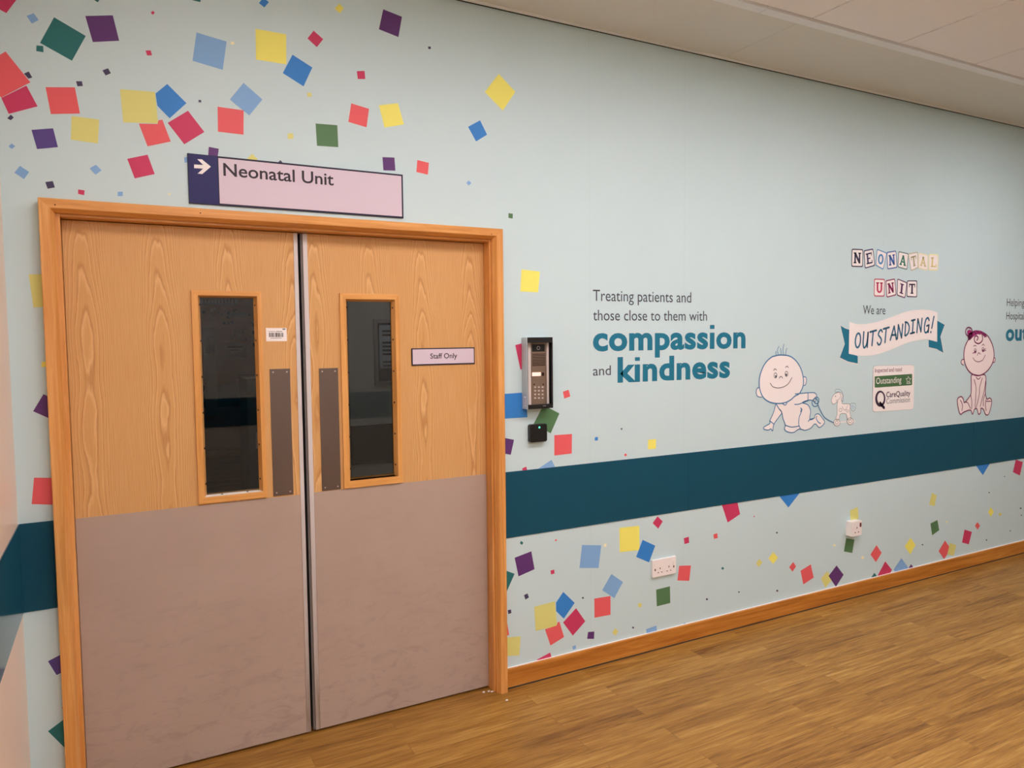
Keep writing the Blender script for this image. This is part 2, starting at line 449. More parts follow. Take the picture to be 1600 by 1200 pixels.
for i, j, s in sorted(lampcells):
    x0, x1, y0, y1 = gx[i]+.008, gx[i+1]-.008, gy[j+1]+.008, gy[j]-.008
    L = empty('ceiling_light', ((x0+x1)/2, (y0+y1)/2, ZC-.004), label='unseen square ceiling light panel over the corridor, back row added as fill', category='ceiling light', group='ceiling light panels')
    obj('frame', join(box(x0, x1, y0, y0+.02, ZC-.004, ZC+.011), box(x0, x1, y1-.02, y1, ZC-.004, ZC+.011), box(x0, x0+.02, y0+.02, y1-.02, ZC-.004, ZC+.011), box(x1-.02, x1, y0+.02, y1-.02, ZC-.004, ZC+.011)), M_white, L)
    obj('diffuser', box(x0+.02, x1-.02, y0+.02, y1-.02, ZC, ZC+.011), emit('lamp_diffuser', LAMP_RGB, s), L)

# teal wall guard
bz0, bz1 = .664, .9525
struct('trim_1', join(box(AX1, wxz(1074.5, 750)[0]-.0006, -.003, 0, bz0, bz1), box(wxz(1074.5, 750)[0]+.0006, 4.9, -.003, 0, bz0, bz1), box(4.9012, XR, -.003, 0, bz0, bz1)), M_band)
struct('trim_2', box(XL+.003, AX0, -.003, 0, bz0, bz1), M_band)
struct('trim_3', box(XL, XL+.003, YF+.5, -.0032, bz0, bz1), M_bandg)
struct('trim_4', box(XL, XR, YF, YF+.003, bz0, bz1), M_band)
# skirting boards
sj = wxz(1337, 905)[0]
struct('baseboard_right', box(AX1, sj-.0006, -.016, 0, 0, .086), M_skirt, bevel=.003)
struct('baseboard_far', box(sj+.0006, XR, -.016, 0, 0, .086), M_skirt, bevel=.003)
struct('baseboard_left', box(XL+.016, AX0, -.016, 0, 0, .086), M_oak_x)
struct('baseboard_side', box(XL, XL+.016, YF, 0, 0, .086), M_oak_z)
struct('trim_skirting_caulk', box(AX1, XR, -.006, 0, .086, .0878), M_ceil)
struct('trim_floor_joint', box(AX1, XR, -.0185, -.016, 0, .005), M_seal)

# ------------------------------------------------------------------ door frame
fr = empty('trim_door_frame', ((AX0+AX1)/2, 0, 0), **ST)
AW = AX1-JX1-.008
PROF = [(0, 0), (0, -.043), (.002, -.045), (AW-.012, -.045), (AW-.010, -.043), (AW, -.024), (AW, 0)]
def rail(pa, pb):
    n = len(PROF)
    V = [pa(d, y) for d, y in PROF]+[pb(d, y) for d, y in PROF]
    return V, [tuple(range(n)), tuple(range(2*n-1, n-1, -1))]+[(k, n+k, n+(k+1) % n, (k+1) % n) for k in range(n)]
obj('architrave', rail(lambda d, y: (AX0+d, y, 0), lambda d, y: (AX0+d, y, AZ-d)), M_oak_z, fr)
obj('architrave', rail(lambda d, y: (AX1-d, y, AZ-d), lambda d, y: (AX1-d, y, 0)), M_oak_z, fr)
obj('architrave', rail(lambda d, y: (AX0+d, y, AZ-d), lambda d, y: (AX1-d, y, AZ-d)), M_oak_x, fr)
obj('jamb', box(JX0-.03, JX0, -.012, WT, 0, JZ+.03), M_oak_z, fr, bevel=.002)
obj('jamb', box(JX1, JX1+.03, -.012, WT, 0, JZ+.03), M_oak_z, fr, bevel=.002)
obj('jamb_head', box(JX0, JX1, -.012, WT, JZ, JZ+.03), M_oak_x, fr, bevel=.002)
nails = [cyl_y(*wxz(a, b, -.045), .0022, -.0456, -.044, 8) for a, b in ((86, 320), (768, 366), (313, 333))]
for g in nails: obj('nail_head', g, M_hole, fr)

# ------------------------------------------------------------------ door leaves
LY = .04                                       # front face of the leaves
LT = .044
def leaf(name, x0, x1, win_out, win_in, win_glass, kick_top, push, strip_side, mat, seed, strip_w):
    d = empty(name, ((x0+x1)/2, LY, .009), **ST)
    z0, z1 = .009, JZ-.003
    wx0, wx1, wz0, wz1 = win_in
    # panel with the window opening left free
    obj('door_panel', join(box(x0, wx0, LY, LY+LT, z0, z1), box(wx1, x1, LY, LY+LT, z0, z1), box(wx0, wx1, LY, LY+LT, z0, wz0), box(wx0, wx1, LY, LY+LT, wz1, z1)), mat, d)
    ox0, ox1, oz0, oz1 = win_out
    out = [(ox0, oz1), (ox1, oz1), (ox1, oz0), (ox0, oz0)]
    inn = [(wx0, wz1), (wx1, wz1), (wx1, wz0), (wx0, wz0)]
    fy = LY-.009
    g = frame4(out, inn, fy, LY)
    gx0, gx1, gz0, gz1 = win_glass
    gy = LY+.024
    gin = [(gx0, gz1), (gx1, gz1), (gx1, gz0), (gx0, gz0)]
    def splay(k):
        a, b, c, e = inn[k], inn[(k+1) % 4], gin[(k+1) % 4], gin[k]
        V = [(a[0], fy, a[1]), (b[0], fy, b[1]), (c[0], gy, c[1]), (e[0], gy, e[1]), (a[0], gy, a[1]), (b[0], gy, b[1])]
        return V, [(0, 1, 2, 3), (0, 3, 4), (1, 5, 2), (3, 2, 5, 4), (0, 4, 5, 1)]
    f = obj('window_bead', join(g[0], g[2], splay(0)), M_bead_x, d)
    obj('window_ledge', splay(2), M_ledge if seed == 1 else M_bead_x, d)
    obj('window_bead', join(g[1], g[3], splay(1), splay(3)), M_bead_z, d)
    for k in range(6):
        zz = wz0+(wz1-wz0)*(k+.35)/5.6
        for a_, c_ in ((wx0, gx0), (wx1, gx1)):
            xx, yy = a_+(c_-a_)*.6, fy+(gy-fy)*.6
            obj('screw', box(xx-.0022, xx+.0022, yy-.003, yy+.003, zz-.003, zz+.003), M_hole, f)
    for t_ in (.3, .74):
        xx = wx0+(wx1-wx0)*t_; zc = wz0+(gz0-wz0)*.6; yy = fy+(gy-fy)*.6
        obj('screw', box(xx-.003, xx+.003, yy-.003, yy+.003, zc-.0016, zc+.0016), M_hole, f)
    obj('glass', box(gx0-.004, gx1+.004, gy+.0003, gy+.006, gz0-.004, gz1+.004), M_glass, d)
    rear = frame4(out, inn, LY+LT, LY+LT+.009)
    obj('rear_window_bead', join(*rear, box(wx0, wx1, LY+.0305, LY+LT, wz1-.004, wz1), box(wx0, wx1, LY+.0305, LY+LT, wz0, wz0+.004)), M_bead_x, d)
    sxa, sxb = (x1-strip_w, x1) if strip_side > 0 else (x0, x0+strip_w)
    kx0, kx1 = (x0, x1-strip_w-.001) if strip_side > 0 else (x0+strip_w+.001, x1)
    obj('kick_plate', box(kx0, kx1, LY-.002, LY, z0, kick_top), M_kick, d, label='taupe kick plate with scuffs over the lower half')
    obj('edge_strip', box(sxa, sxb, LY-.003, LY, z0, z1), M_edge, d)
    sa, sb, ys = (x1, x1+.0015, LY-.002) if strip_side > 0 else (x0-.0085, x0, LY+.003)
    obj('edge_seal', box(sa, sb, ys, LY+LT, z0, z1), M_seal if strip_side > 0 else M_sealg, d)
    px0, px1, pz0, pz1 = push
    pp = obj('push_plate', box(px0, px1, LY-.0025, LY, pz0, pz1), M_push, d, bevel=.0006, label='brown metal push plate beside the window')
    for xx in (px0+.012, px1-.012):
        for zz in (pz0+.012, pz1-.012):
            obj('screw', cyl_y(xx, zz, .003, LY-.0031, LY-.002, 10), M_alu, pp)
    return d
def q4(tl, br, Y):
    a, b = wxz(*tl, Y), wxz(*br, Y); return a[0], b[0], b[1], a[1]
def mean4(tl, tr, br, bl, Y):
    p = [wxz(*k, Y) for k in (tl, tr, br, bl)]
    return ((p[0][0]+p[3][0])/2, (p[1][0]+p[2][0])/2, (p[2][1]+p[3][1])/2, (p[0][1]+p[1][1])/2)
lx1 = wxz(463.3, 365, LY)[0]; rx0 = wxz(470.6, 365, LY)[0]
lx1 = (lx1+wxz(482.5, 1000, LY)[0])/2; rx0 = (rx0+wxz(491.5, 1000, LY)[0])/2
FY = LY-.009
VP = (wxz(734.4, 420, LY)[0]-wxz(578.6, 420, LY)[0])/2
ven1 = veneer_mat('ash_veneer_west', wxz(131, 420, LY)[0]-.113, .226)
ven2 = veneer_mat('ash_veneer_east', wxz(578.6, 420, LY)[0]-.5*VP, VP)
door1 = leaf('door_1', JX0+.0015, lx1, mean4((298, 452.5), (407, 457), (419, 777), (311, 788), FY), mean4((308.8, 461), (401.3, 463), (411.3, 767), (320.5, 778), FY),
     mean4((312, 464), (395.8, 466.3), (405, 765.6), (322.7, 773), LY+.024), wxz(300, 791, LY)[1], mean4((421.7, 576.5), (453.5, 576), (458, 772), (426.5, 775.6), LY), 1, ven1, 1, .0145)
door2 = leaf('door_2', rx0, JX1-.0015, mean4((530, 458), (623, 460), (630, 753), (539, 764.3), FY), mean4((539.4, 467), (616, 468.3), (623.7, 742.7), (547.7, 752.3), FY),
     mean4((540.8, 470.6), (610, 472.2), (616.4, 741.7), (548.7, 749), LY+.024), wxz(630, 754.5, LY)[1], mean4((498, 575.4), (528, 575), (532.5, 764), (503.3, 767), LY), -1, ven2, 2, .0165)

# ------------------------------------------------------------------ things on the doors
a = mean4((415, 512), (448, 513), (448, 533), (416.4, 533.5), LY)
lab = empty('barcode_label', ((a[0]+a[1])/2, LY, a[2]), label='small white barcode sticker beside the left door window above its push plate', category='label')
obj('sticker', box(a[0], a[1], LY-.0008, LY, a[2], a[3]), M_white, lab)
bars = []; wdt = a[1]-a[0]; hgt = a[3]-a[2]; xx = a[0]+wdt*.14
random.seed(9)
while xx < a[0]+wdt*.84:
    bw = random.choice((.0008, .0012, .002, .003)); bars.append(box(xx, xx+bw, LY-.0011, LY-.0008, a[2]+hgt*.32, a[2]+hgt*.64)); xx += bw+random.choice((.0009, .0013, .0022))
obj('barcode', join(*bars), M_hole, lab)
obj('lettering', join(box(a[0]+wdt*.12, a[0]+wdt*.45, LY-.0011, LY-.0008, a[2]+hgt*.72, a[2]+hgt*.75), box(a[0]+wdt*.48, a[0]+wdt*.78, LY-.0011, LY-.0008, a[2]+hgt*.71, a[2]+hgt*.76),
     box(a[0]+wdt*.2, a[0]+wdt*.75, LY-.0011, LY-.0008, a[2]+hgt*.22, a[2]+hgt*.25), box(a[0]+wdt*.8, a[0]+wdt*.94, LY-.0011, LY-.0008, a[2]+hgt*.86, a[2]+hgt*.96)), M_grey, lab)
a = mean4((643, 544), (742, 543), (741.7, 568.6), (643.4, 571.4), LY-.004)
so = empty('door_sign', ((a[0]+a[1])/2, LY, a[2]), label='small pink Staff Only plate with dark border on the right door', category='sign')
obj('plate', box(a[0], a[1], LY-.004, LY, a[2], a[3]), M_navyb, so, bevel=.0008)
obj('sign_face', box(a[0]+.0045, a[1]-.0045, LY-.0046, LY-.004, a[2]+.005, a[3]-.0045), M_sign, so)
obj('lettering', lettering('Staff Only', (672.2, 560.4), (714.3, 560), (672.5, 552.3), LY-.0049, .012, LY-.004), M_texts, so)

# sign over the door
S0 = mean4((292.5, 238.8), (629, 273), (631, 341.8), (295.5, 316.8), -.006)
sg = empty('wayfinding_sign', ((S0[0]+S0[1])/2, 0, S0[2]), label='long pink sign with navy arrow panel above the double doors', category='sign')
obj('backing_panel', box(S0[0], S0[1], -.006, 0, S0[2], S0[3]), M_navyb, sg, bevel=.0008)
nx = wxz(340.8, 280, -.006)[0]; bd = .0065
obj('arrow_panel', box(S0[0]+.002, nx, -.0066, -.006, S0[2]+.002, S0[3]-.002), M_navy, sg, label='navy end panel carrying the arrow')
obj('sign_face', box(nx+.003, S0[1]-bd, -.0066, -.006, S0[2]+bd, S0[3]-bd), M_sign, sg)
cr = lambda x, y: wxz(280+x/4, 200+y/4, -.0066)
obj('arrow', flat([cr(*p) for p in ((93, 228), (150, 231), (113, 195), (142, 196), (198, 242), (144, 288), (115, 285), (149, 254), (93, 251))], -.0070), M_white, sg, label='white arrow pointing right')
obj('lettering', lettering('Neonatal Unit', (349.2, 274.3), (521.5, 290.2), (349, 254.6), -.0070, .013, -.0066), M_texts, sg)

# ------------------------------------------------------------------ wall confetti (printed pattern of the mural, part of the wall)
C = []
def cs(ox, oy, s, rows):
    for col, *pts in rows: C.append((col, [(ox+x/s, oy+y/s) for x, y in pts]))
def dm(x, y, r): return [(x, y-r), (x+r, y), (x, y+r), (x-r, y)]
cs(0, 0, 4, [
 ('crimson', (108, -8), (40, 82), (-40, 40), (25, -50)), ('sky', (165, 100), (210, 83), (242, 125), (200, 148)), ('teal', (338, 108), (536, 225), (450, 380), (250, 268)),
 ('teal', (228, 284), (270, 288), (272, 327), (227, 320)), ('purple', (533, 100), (705, 96), (745, 255), (580, 263)), ('crimson', *dm(955, 80, 13)),
 ('crimson', (910, 316), (942, 315), (950, 346), (920, 347)), ('sky', (1228, 203), (1416, 260), (1392, 437), (1203, 380)), ('cream', (1445, 258), (1466, 264), (1460, 282), (1440, 275)),
 ('teal', (600, -30), (628, -8), (611, 15), (580, -5)), ('teal', (1215, -40), (1258, -30), (1252, 14), (1204, 2)),
 ('crimson', (8, 612), (165, 535), (235, 665), (55, 712)), ('dark', (150, 460), (180, 447), (202, 485), (178, 492)), ('coral', (35, 322), (190, 515), (8, 610), (-150, 430)),
 ('coral', (285, 545), (468, 546), (500, 710), (318, 713)), ('dark', (475, 508), (512, 508), (518, 538), (484, 540)), ('dark', (640, 440), (675, 427), (693, 458), (660, 472)),
 ('olive', (750, 557), (968, 575), (988, 772), (770, 765)), ('blue', (1045, 525), (1165, 645), (1060, 740), (983, 660), (972, 585)),
 ('coral', (868, 773), (985, 775), (990, 752), (1015, 748), (1067, 885), (922, 915)), ('crimson', (1175, 692), (1277, 825), (1152, 902), (1048, 768)),
 ('olive', (447, 725), (620, 748), (612, 897), (443, 873)), ('indigo', (197, 812), (332, 802), (362, 920), (232, 932)), ('dark', (68, 716), (86, 735), (68, 752), (45, 740)),
 ('sky', (73, 897), (95, 913), (75, 932), (53, 915)), ('sky', (125, 1037), (183, 1075), (150, 1120), (90, 1080)), ('sky', (600, 1030), (635, 1065), (598, 1092), (560, 1052)),
 ('crimson', (795, 993), (922, 967), (967, 1088), (842, 1115)), ('dark', (283, 1138), (330, 1132), (343, 1172), (298, 1180)),
 ('crimson', (489, 1184), (529, 1190), (526, 1220), (488, 1212)), ('sky', (736, 1199), (767, 1198), (767, 1226), (735, 1226)), ('dark', (1240, 625), (1256, 625), (1258, 640), (1242, 640)),
 ('sky', (1522, 518), (1640, 622), (1558, 722), (1437, 622)), ('coral', (1360, 667), (1523, 690), (1522, 842), (1362, 823)), ('purple', (1305, 918), (1367, 930), (1360, 990), (1300, 978)),
 ('sky', (1150, 985), (1182, 978), (1186, 1014), (1154, 1017)), ('cream', *dm(1058, 1213, 9)), ('olive', *dm(1576, 995, 34)), ('dark', *dm(1752, 1014, 13))])
cs(400, 0, 4, [
 ('blue', (45, -14), (80, 14), (52, 47), (18, 20)), ('yellow', (520, 22), (548, 52), (525, 83), (492, 55)), ('purple', (795, 58), (912, 105), (890, 232), (768, 183)),
 ('yellow', (-3, 180), (188, 215), (190, 402), (0, 372)), ('crimson', (360, 192), (420, 245), (380, 295), (322, 240)), ('blue', (228, 342), (352, 422), (297, 540), (167, 457)),
 ('dark', (1076, 290), (1092, 292), (1092, 307), (1076, 306)), ('crimson', (630, 445), (678, 443), (683, 494), (636, 494)), ('olive', (320, 580), (345, 580), (347, 605), (322, 603)),
 ('coral', (595, 646), (706, 680), (691, 796), (577, 762)), ('yellow', (768, 658), (887, 645), (924, 778), (803, 797)), ('green', (372, 772), (508, 783), (514, 920), (381, 911)),
 ('olive', (197, 835), (230, 832), (235, 865), (200, 870)), ('yellow', (1517, 462), (1620, 574), (1542, 692), (1430, 575)), ('blue', (1400, 752), (1444, 842), (1375, 884), (1325, 793)),
 ('purple', (790, 982), (865, 985), (871, 1067), (796, 1065)), ('coral', (1008, 1000), (1080, 1018), (1074, 1092), (1002, 1075)), ('sky', *dm(1330, 1144, 16))])
cs(640, 250, 5.333, [('green', (824, 443), (860, 448), (858, 488), (823, 483)), ('yellow', (932, 912), (1085, 930), (1070, 1103), (922, 1095))])
cs(0, 400, 8, [('olive', (360, 232), (640, 222), (690, 635), (418, 642))])
cs(0, 550, 4, [('yellow', (262, 60), (300, 60), (300, 95), (258, 92)), ('purple', (272, 263), (365, 310), (310, 416), (207, 370)), ('coral', (213, 785), (380, 787), (370, 955), (198, 950))])
cs(0, 850, 3.43, [('dark', *dm(323, 442, 10)), ('indigo', (257, 628), (345, 582), (390, 660), (303, 702)), ('crimson', *dm(344, 876, 13)), ('teal', (257, 1003), (355, 930), (440, 1020), (345, 1090)), ('dark', *dm(364, 1166, 14))])
cs(780, 500, 5, [
 ('crimson', (125, 195), (280, 160), (320, 348), (165, 387)), ('blue', (19, 579), (212, 565), (220, 760), (28, 771)), ('green', (345, 665), (470, 730), (402, 885), (268, 812)),
 ('purple', (-5, 912), (115, 936), (90, 1053), (-28, 1030)), ('coral', (430, 900), (568, 890), (566, 1043), (430, 1058)), ('coral', (497, 560), (542, 545), (555, 597), (508, 614)),
 ('sky', (408, 1092), (470, 1215), (360, 1285), (298, 1165)), ('crimson', (178, 1160), (210, 1145), (222, 1188), (190, 1205)), ('blue', (746, 917), (770, 913), (770, 940), (747, 943))])
cs(900, 640, 10, [('dark', *dm(710, 302, 17)), ('coral', *dm(772, 708, 26)), ('yellow', (1125, 470), (1250, 460), (1246, 610), (1122, 622))])
cs(780, 740, 3.75, [
 ('teal', (128, 394), (141, 404), (134, 418), (121, 408)), ('coral', *dm(332, 390, 7)), ('purple', (90, 493), (188, 455), (207, 560), (113, 602)), ('teal', (-25, 545), (90, 587), (42, 695), (-70, 655)),
 ('crimson', (300, 568), (322, 562), (324, 585), (304, 591)), ('sky', (485, 418), (598, 420), (582, 553), (470, 553)), ('cream', (612, 412), (628, 410), (628, 428), (614, 430)),
 ('yellow', (704, 318), (820, 305), (822, 448), (706, 460)), ('blue', (840, 388), (914, 422), (878, 520), (802, 488)), ('crimson', (927, 250), (958, 280), (932, 322), (899, 290)),
 ('crimson', (1082, 378), (1110, 370), (1113, 405), (1085, 413)), ('coral', (1054, 540), (1123, 538), (1113, 628), (1044, 626)), ('green', (919, 680), (1000, 660), (1002, 758), (923, 778)),
 ('sky', (657, 588), (725, 635), (674, 730), (603, 683)), ('coral', (557, 732), (652, 717), (652, 827), (558, 844)), ('dark', *dm(490, 728, 7)), ('dark', (145, 712), (165, 702), (174, 725), (153, 738)),
 ('dark', (50, 800), (69, 796), (71, 817), (53, 823)), ('olive', (205, 780), (325, 748), (340, 892), (213, 922)), ('blue', (375, 693), (442, 757), (378, 850), (333, 805), (333, 755)),
 ('crimson', (450, 788), (504, 865), (431, 949), (374, 872)), ('coral', (268, 912), (336, 890), (342, 872), (352, 866), (380, 957), (300, 1007)), ('purple', (520, 928), (557, 925), (555, 968), (515, 968)),
 ('olive', (680, 905), (697, 925), (680, 950), (662, 930)), ('dark', *dm(784, 902, 7)), ('sky', (860, 912), (920, 890), (928, 965), (868, 985)), ('sky', (1086, 872), (1112, 892), (1090, 925), (1064, 900)),
 ('olive', (812, 762), (833, 757), (835, 780), (815, 783)), ('sky', (428, 1012), (448, 1005), (450, 1025), (432, 1033)), ('crimson', (220, 1090), (298, 1048), (330, 1150), (252, 1195)),
 ('coral', (-50, 862), (40, 838), (58, 945), (-30, 972)), ('olive', (25, 962), (125, 953), (118, 1065), (20, 1070))])
cs(1000, 700, 4, [
 ('crimson', (505, 335), (600, 300), (625, 413), (547, 466)), ('blue', (932, 205), (1000, 278), (927, 372), (862, 290)), ('coral', (458, 540), (482, 532), (486, 562), (462, 568)),
 ('crimson', *dm(713, 428, 5)), ('dark', *dm(855, 529, 7)), ('teal', *dm(516, 752, 10)), ('dark', *dm(618, 900, 6)), ('dark', *dm(857, 892, 8)), ('dark', *dm(418, 945, 8)),
 ('olive', (745, 692), (765, 715), (742, 745), (725, 722)), ('yellow', (832, 650), (862, 685), (832, 725), (803, 690)), ('coral', (957, 712), (975, 740), (953, 773), (932, 745)),
 ('coral', (1003, 767), (1067, 727), (1085, 810), (1020, 853))])
cs(1280, 690, 5, [
 ('olive', (14, 1070), (62, 1012), (106, 1070), (48, 1142)), ('purple', (135, 967), (190, 1040), (130, 1135), (73, 1050)), ('olive', (240, 540), (300, 510), (308, 600), (245, 625)),
 ('green', (210, 755), (275, 765), (258, 870), (192, 858)), ('cream', *dm(118, 810, 13)), ('cream', *dm(340, 906, 14)), ('coral', (447, 808), (487, 868), (443, 942), (400, 882)),
 ('crimson', (515, 935), (568, 1002), (512, 1100), (457, 1045)), ('teal', (430, 1025), (462, 1065), (430, 1110), (400, 1070)), ('sky', (642, 910), (695, 985), (635, 1075), (580, 1000)),
 ('purple', (717, 957), (745, 995), (712, 1035), (690, 1000)), ('yellow', (713, 750), (752, 808), (710, 882), (668, 818)), ('dark', *dm(806, 805, 7)), ('olive', (880, 400), (917, 420), (900, 505), (858, 490)),
 ('green', (868, 640), (923, 612), (937, 692), (882, 732)), ('cream', *dm(997, 627, 10)), ('coral', (982, 772), (1015, 820), (1000, 880), (975, 918), (932, 855)), ('olive', (1020, 790), (1070, 810), (1050, 893), (1002, 880)),
 ('crimson', (1135, 687), (1192, 705), (1168, 803), (1115, 788)), ('coral', (1235, 628), (1256, 657), (1238, 688), (1216, 658)), ('yellow', (1340, 512), (1363, 550), (1340, 588), (1320, 550)),
 ('olive', *dm(1412, 568, 15)), ('blue', (1278, 120), (1330, 175), (1278, 262), (1226, 190)), ('crimson', (1535, 140), (1590, 160), (1567, 265), (1513, 238)),
 ('dark', *dm(1327, 398, 6)), ('dark', *dm(1573, 521, 8)), ('dark', *dm(1493, 697, 6)), ('dark', *dm(1306, 769, 7)), ('dark', *dm(1447, 273, 5)), ('dark', *dm(1578, 575, 6))])
def area(P): return abs(sum(P[i][0]*P[(i+1) % len(P)][1]-P[(i+1) % len(P)][0]*P[i][1] for i in range(len(P))))/2
C = [(c, [wxz(*p) for p in P], area(P)) for c, P in C]
def clip(P, xc, sgn):
    """keep the side of the vertical line x = xc"""
    out = []
    for (x0, z0), (x1, z1) in zip(P, P[1:]+P[:1]):
        a, b = sgn*(x0-xc), sgn*(x1-xc)
        if a >= 0: out.append((x0, z0))
        if a*b < 0: t = a/(a-b); out.append((xc, z0+(z1-z0)*t))
    return out
order = sorted(range(len(C)), key=lambda i: -C[i][2])
big = set(order[:100])
small = {}
for i, (c, P, ar) in enumerate(C):
    P = clip(clip(P, XL+.001, 1), AX0+.02, -1) if sum(p[0] for p in P)/len(P) < JX0 and min(p[1] for p in P) < AZ-.03 else clip(P, XL+.001, 1)
    if max(p[0] for p in P) > JX1 and min(p[0] for p in P) < AX1 and min(p[1] for p in P) < AZ-.03: P = clip(P, AX1-.02, 1)
    if len(P) < 3: continue
    y = -.0004-.00001*(i % 40)
    if i in big: obj('confetti_square', flat(P, y), M_conf[c], wall_back, label=CLAB[c]+' confetti square printed on the wall')
    else: small.setdefault(c, []).append(flat(P, y))
sp_geo = join(*[g for v in small.values() for g in v])
so_ = obj('confetti_speck', sp_geo, M_conf['dark'], wall_back, label='tiny confetti specks of many colours printed on the wall', kind='stuff')
k = 0; so_.data.materials.clear()
for mi, (c, gs) in enumerate(small.items()):
    so_.data.materials.append(M_conf[c])
    for g in gs:
        for f in g[1]: so_.data.polygons[k].material_index = mi; k += 1

# ------------------------------------------------------------------ printed lettering and figures on the wall
PY = -.0008
def thing_at(name, px, py, label, cat, group=None):
    p = at(px, py, 0)
    return empty(name, (p.x, 0, p.z), label=label, category=cat, **({'group': group} if group else {}))
qt = thing_at('wall_lettering', 1040, 600, 'grey and teal quotation about compassion and kindness printed on the wall', 'wall lettering')
obj('lettering', lettering('Treating patients and', (926.5, 470), (1080, 470.9), (926.5, 452.6), PY, .0), M_text, qt)
obj('lettering', lettering('those close to them with', (926.7, 500.6), (1104.7, 500), (927, 484.0), PY, .0), M_text, qt)
def sqdot(x0, z0, x1, z1):
    a, b = wxz(x0, z0), wxz(x1, z1); return flat([(a[0], b[1]), (b[0], b[1]), (b[0], a[1]), (a[0], a[1])], PY)
obj('lettering', join(lettering('compass\u0131on', (926.6, 547.2), (1164.8, 542.5), (984, 520.2), PY, .035, spacing=1.06), sqdot(1109.2, 507.8, 1116.2, 513.9)), M_tealp, qt, label='bold teal word')
obj('lettering', lettering('and', (926.6, 587), (954.4, 586.6), (953, 570.8), PY, .0), M_text, qt)
obj('lettering', join(lettering('k\u0131ndness', (965, 596.3), (1140.5, 590.5), (966, 558), PY, .035, spacing=1.06), sqdot(992.0, 558.2, 999.6, 563.6)), M_tealp, qt, label='bold teal word')
wa = thing_at('wall_lettering', 1365, 491, 'small grey words We are printed above the ribbon banner', 'wall lettering')
obj('lettering', lettering('We are', (1348.4, 490.8), (1383.4, 490), (1348.5, 477), PY), M_text, wa)
hp = thing_at('wall_lettering', 1588, 532, 'grey and teal words cut off by the picture edge beyond the sitting baby', 'wall lettering')
obj('lettering', lettering('Helping', (1573, 478), (1600.3, 477.5), (1573, 466.4), PY), M_text, hp)
obj('lettering', lettering('Hospital', (1572.2, 499), (1600, 498.5), (1572.2, 487.4), PY), M_text, hp)
obj('lettering', lettering('out', (1571.3, 531.7), (1606, 531), (1606, 509.5), PY, .035, spacing=1.06), M_tealp, hp, label='bold teal word')

class Pad:
    """drawing in a local sheet: crop offset, scale -> wall coordinates"""
    def __init__(s, ox, oy, k): s.ox, s.oy, s.k = ox, oy, k
    def __call__(s, *P): return [wxz(s.ox+x/s.k, s.oy+y/s.k) for x, y in P]
    def L(s, wd, y, *P, closed=False, n=6): return ribbon(smooth_line(s(*P), n, closed), wd, y, closed)
    def A(s, y, *P, n=5): return flat(smooth_line(s(*P), n, True), y)
    def E(s, y, x, z, rx, rz): return flat(s(*ell(x, z, rx, rz)), y)
    def EL(s, wd, y, x, z, rx, rz): return ribbon(s(*ell(x, z, rx, rz)), wd, y, True)

# crawling baby
D = Pad(1160, 520, 7.06)
bb = thing_at('baby_illustration', 1235, 672, 'blue outlined crawling baby with pull string printed beside the quotation', 'wall illustration')
HEAD = ((430, 245), (520, 258), (590, 310), (640, 390), (668, 490), (668, 580), (630, 665), (575, 700), (530, 740), (470, 770), (390, 780), (300, 765), (230, 715), (195, 640), (183, 560), (195, 460), (240, 350), (310, 275), (370, 252))
BODY = ((370, 785), (400, 835), (432, 880), (447, 950), (472, 1020), (462, 1055), (490, 1090), (560, 1100), (625, 1062), (690, 1075), (750, 1052), (800, 1005), (850, 1045), (905, 990), (880, 940), (840, 895), (802, 905), (790, 940), (742, 955), (750, 860), (720, 795), (660, 770), (740, 742), (800, 762), (818, 695), (790, 662), (720, 662), (650, 668), (580, 675), (540, 730), (470, 765))
ARM = ((365, 790), (340, 880), (300, 970), (300, 1000), (235, 1040), (240, 1065), (285, 1072), (312, 1060), (332, 1080), (345, 1010), (400, 930), (432, 880), (400, 835))
EARS = (((205, 605), (165, 610), (150, 650), (165, 700), (210, 712)), ((668, 485), (698, 490), (705, 530), (692, 575), (668, 582)))
lw = .0068
for e_ in EARS: obj('ear', D.A(PY-.0001, *e_), M_card, bb)
obj('arm', D.A(PY-.0002, *ARM), M_card, bb)
obj('body', D.A(PY-.0003, *BODY), M_card, bb)
hd = obj('head', D.A(PY-.0004, *HEAD), M_card, bb)
ol = [D.L(lw, PY-.0006, *HEAD, closed=True), *[D.L(.0052, PY-.0003, *e) for e in EARS]]
ol += [D.L(.0054, PY-.0005, *P) for P in (
   ARM, BODY[:24], BODY[23:29], ((575, 790), (620, 787), (680, 765), (725, 748)), ((640, 830), (655, 852), (625, 930), (620, 1010), (640, 1060)), ((302, 972), (345, 1008)), ((722, 672), (720, 735)),
   ((468, 1018), (540, 1040), (622, 1028)), ((440, 782), (470, 798), (490, 775)), ((725, 978), (745, 955), (790, 942)), ((818, 920), (812, 945), (835, 985), (860, 1000)), ((650, 840), (640, 870)))]
obj('outline', join(*ol), M_blueline, bb)
fc = [D.EL(.0034, PY-.0006, 362, 470, 16, 28), D.EL(.0034, PY-.0006, 484, 453, 16, 28), D.E(PY-.0006, 366, 480, 9, 14), D.E(PY-.0006, 482, 462, 9, 14)]
fc += [D.L(.004, PY-.0006, *P) for P in (((343, 415), (350, 402), (362, 400), (373, 412)), ((475, 382), (485, 370), (495, 370), (503, 384)), ((405, 503), (412, 487), (428, 483), (440, 500)), ((305, 555), (335, 595), (390, 608), (450, 597), (505, 560), (543, 495)))]
obj('face', join(*fc), M_text, bb)
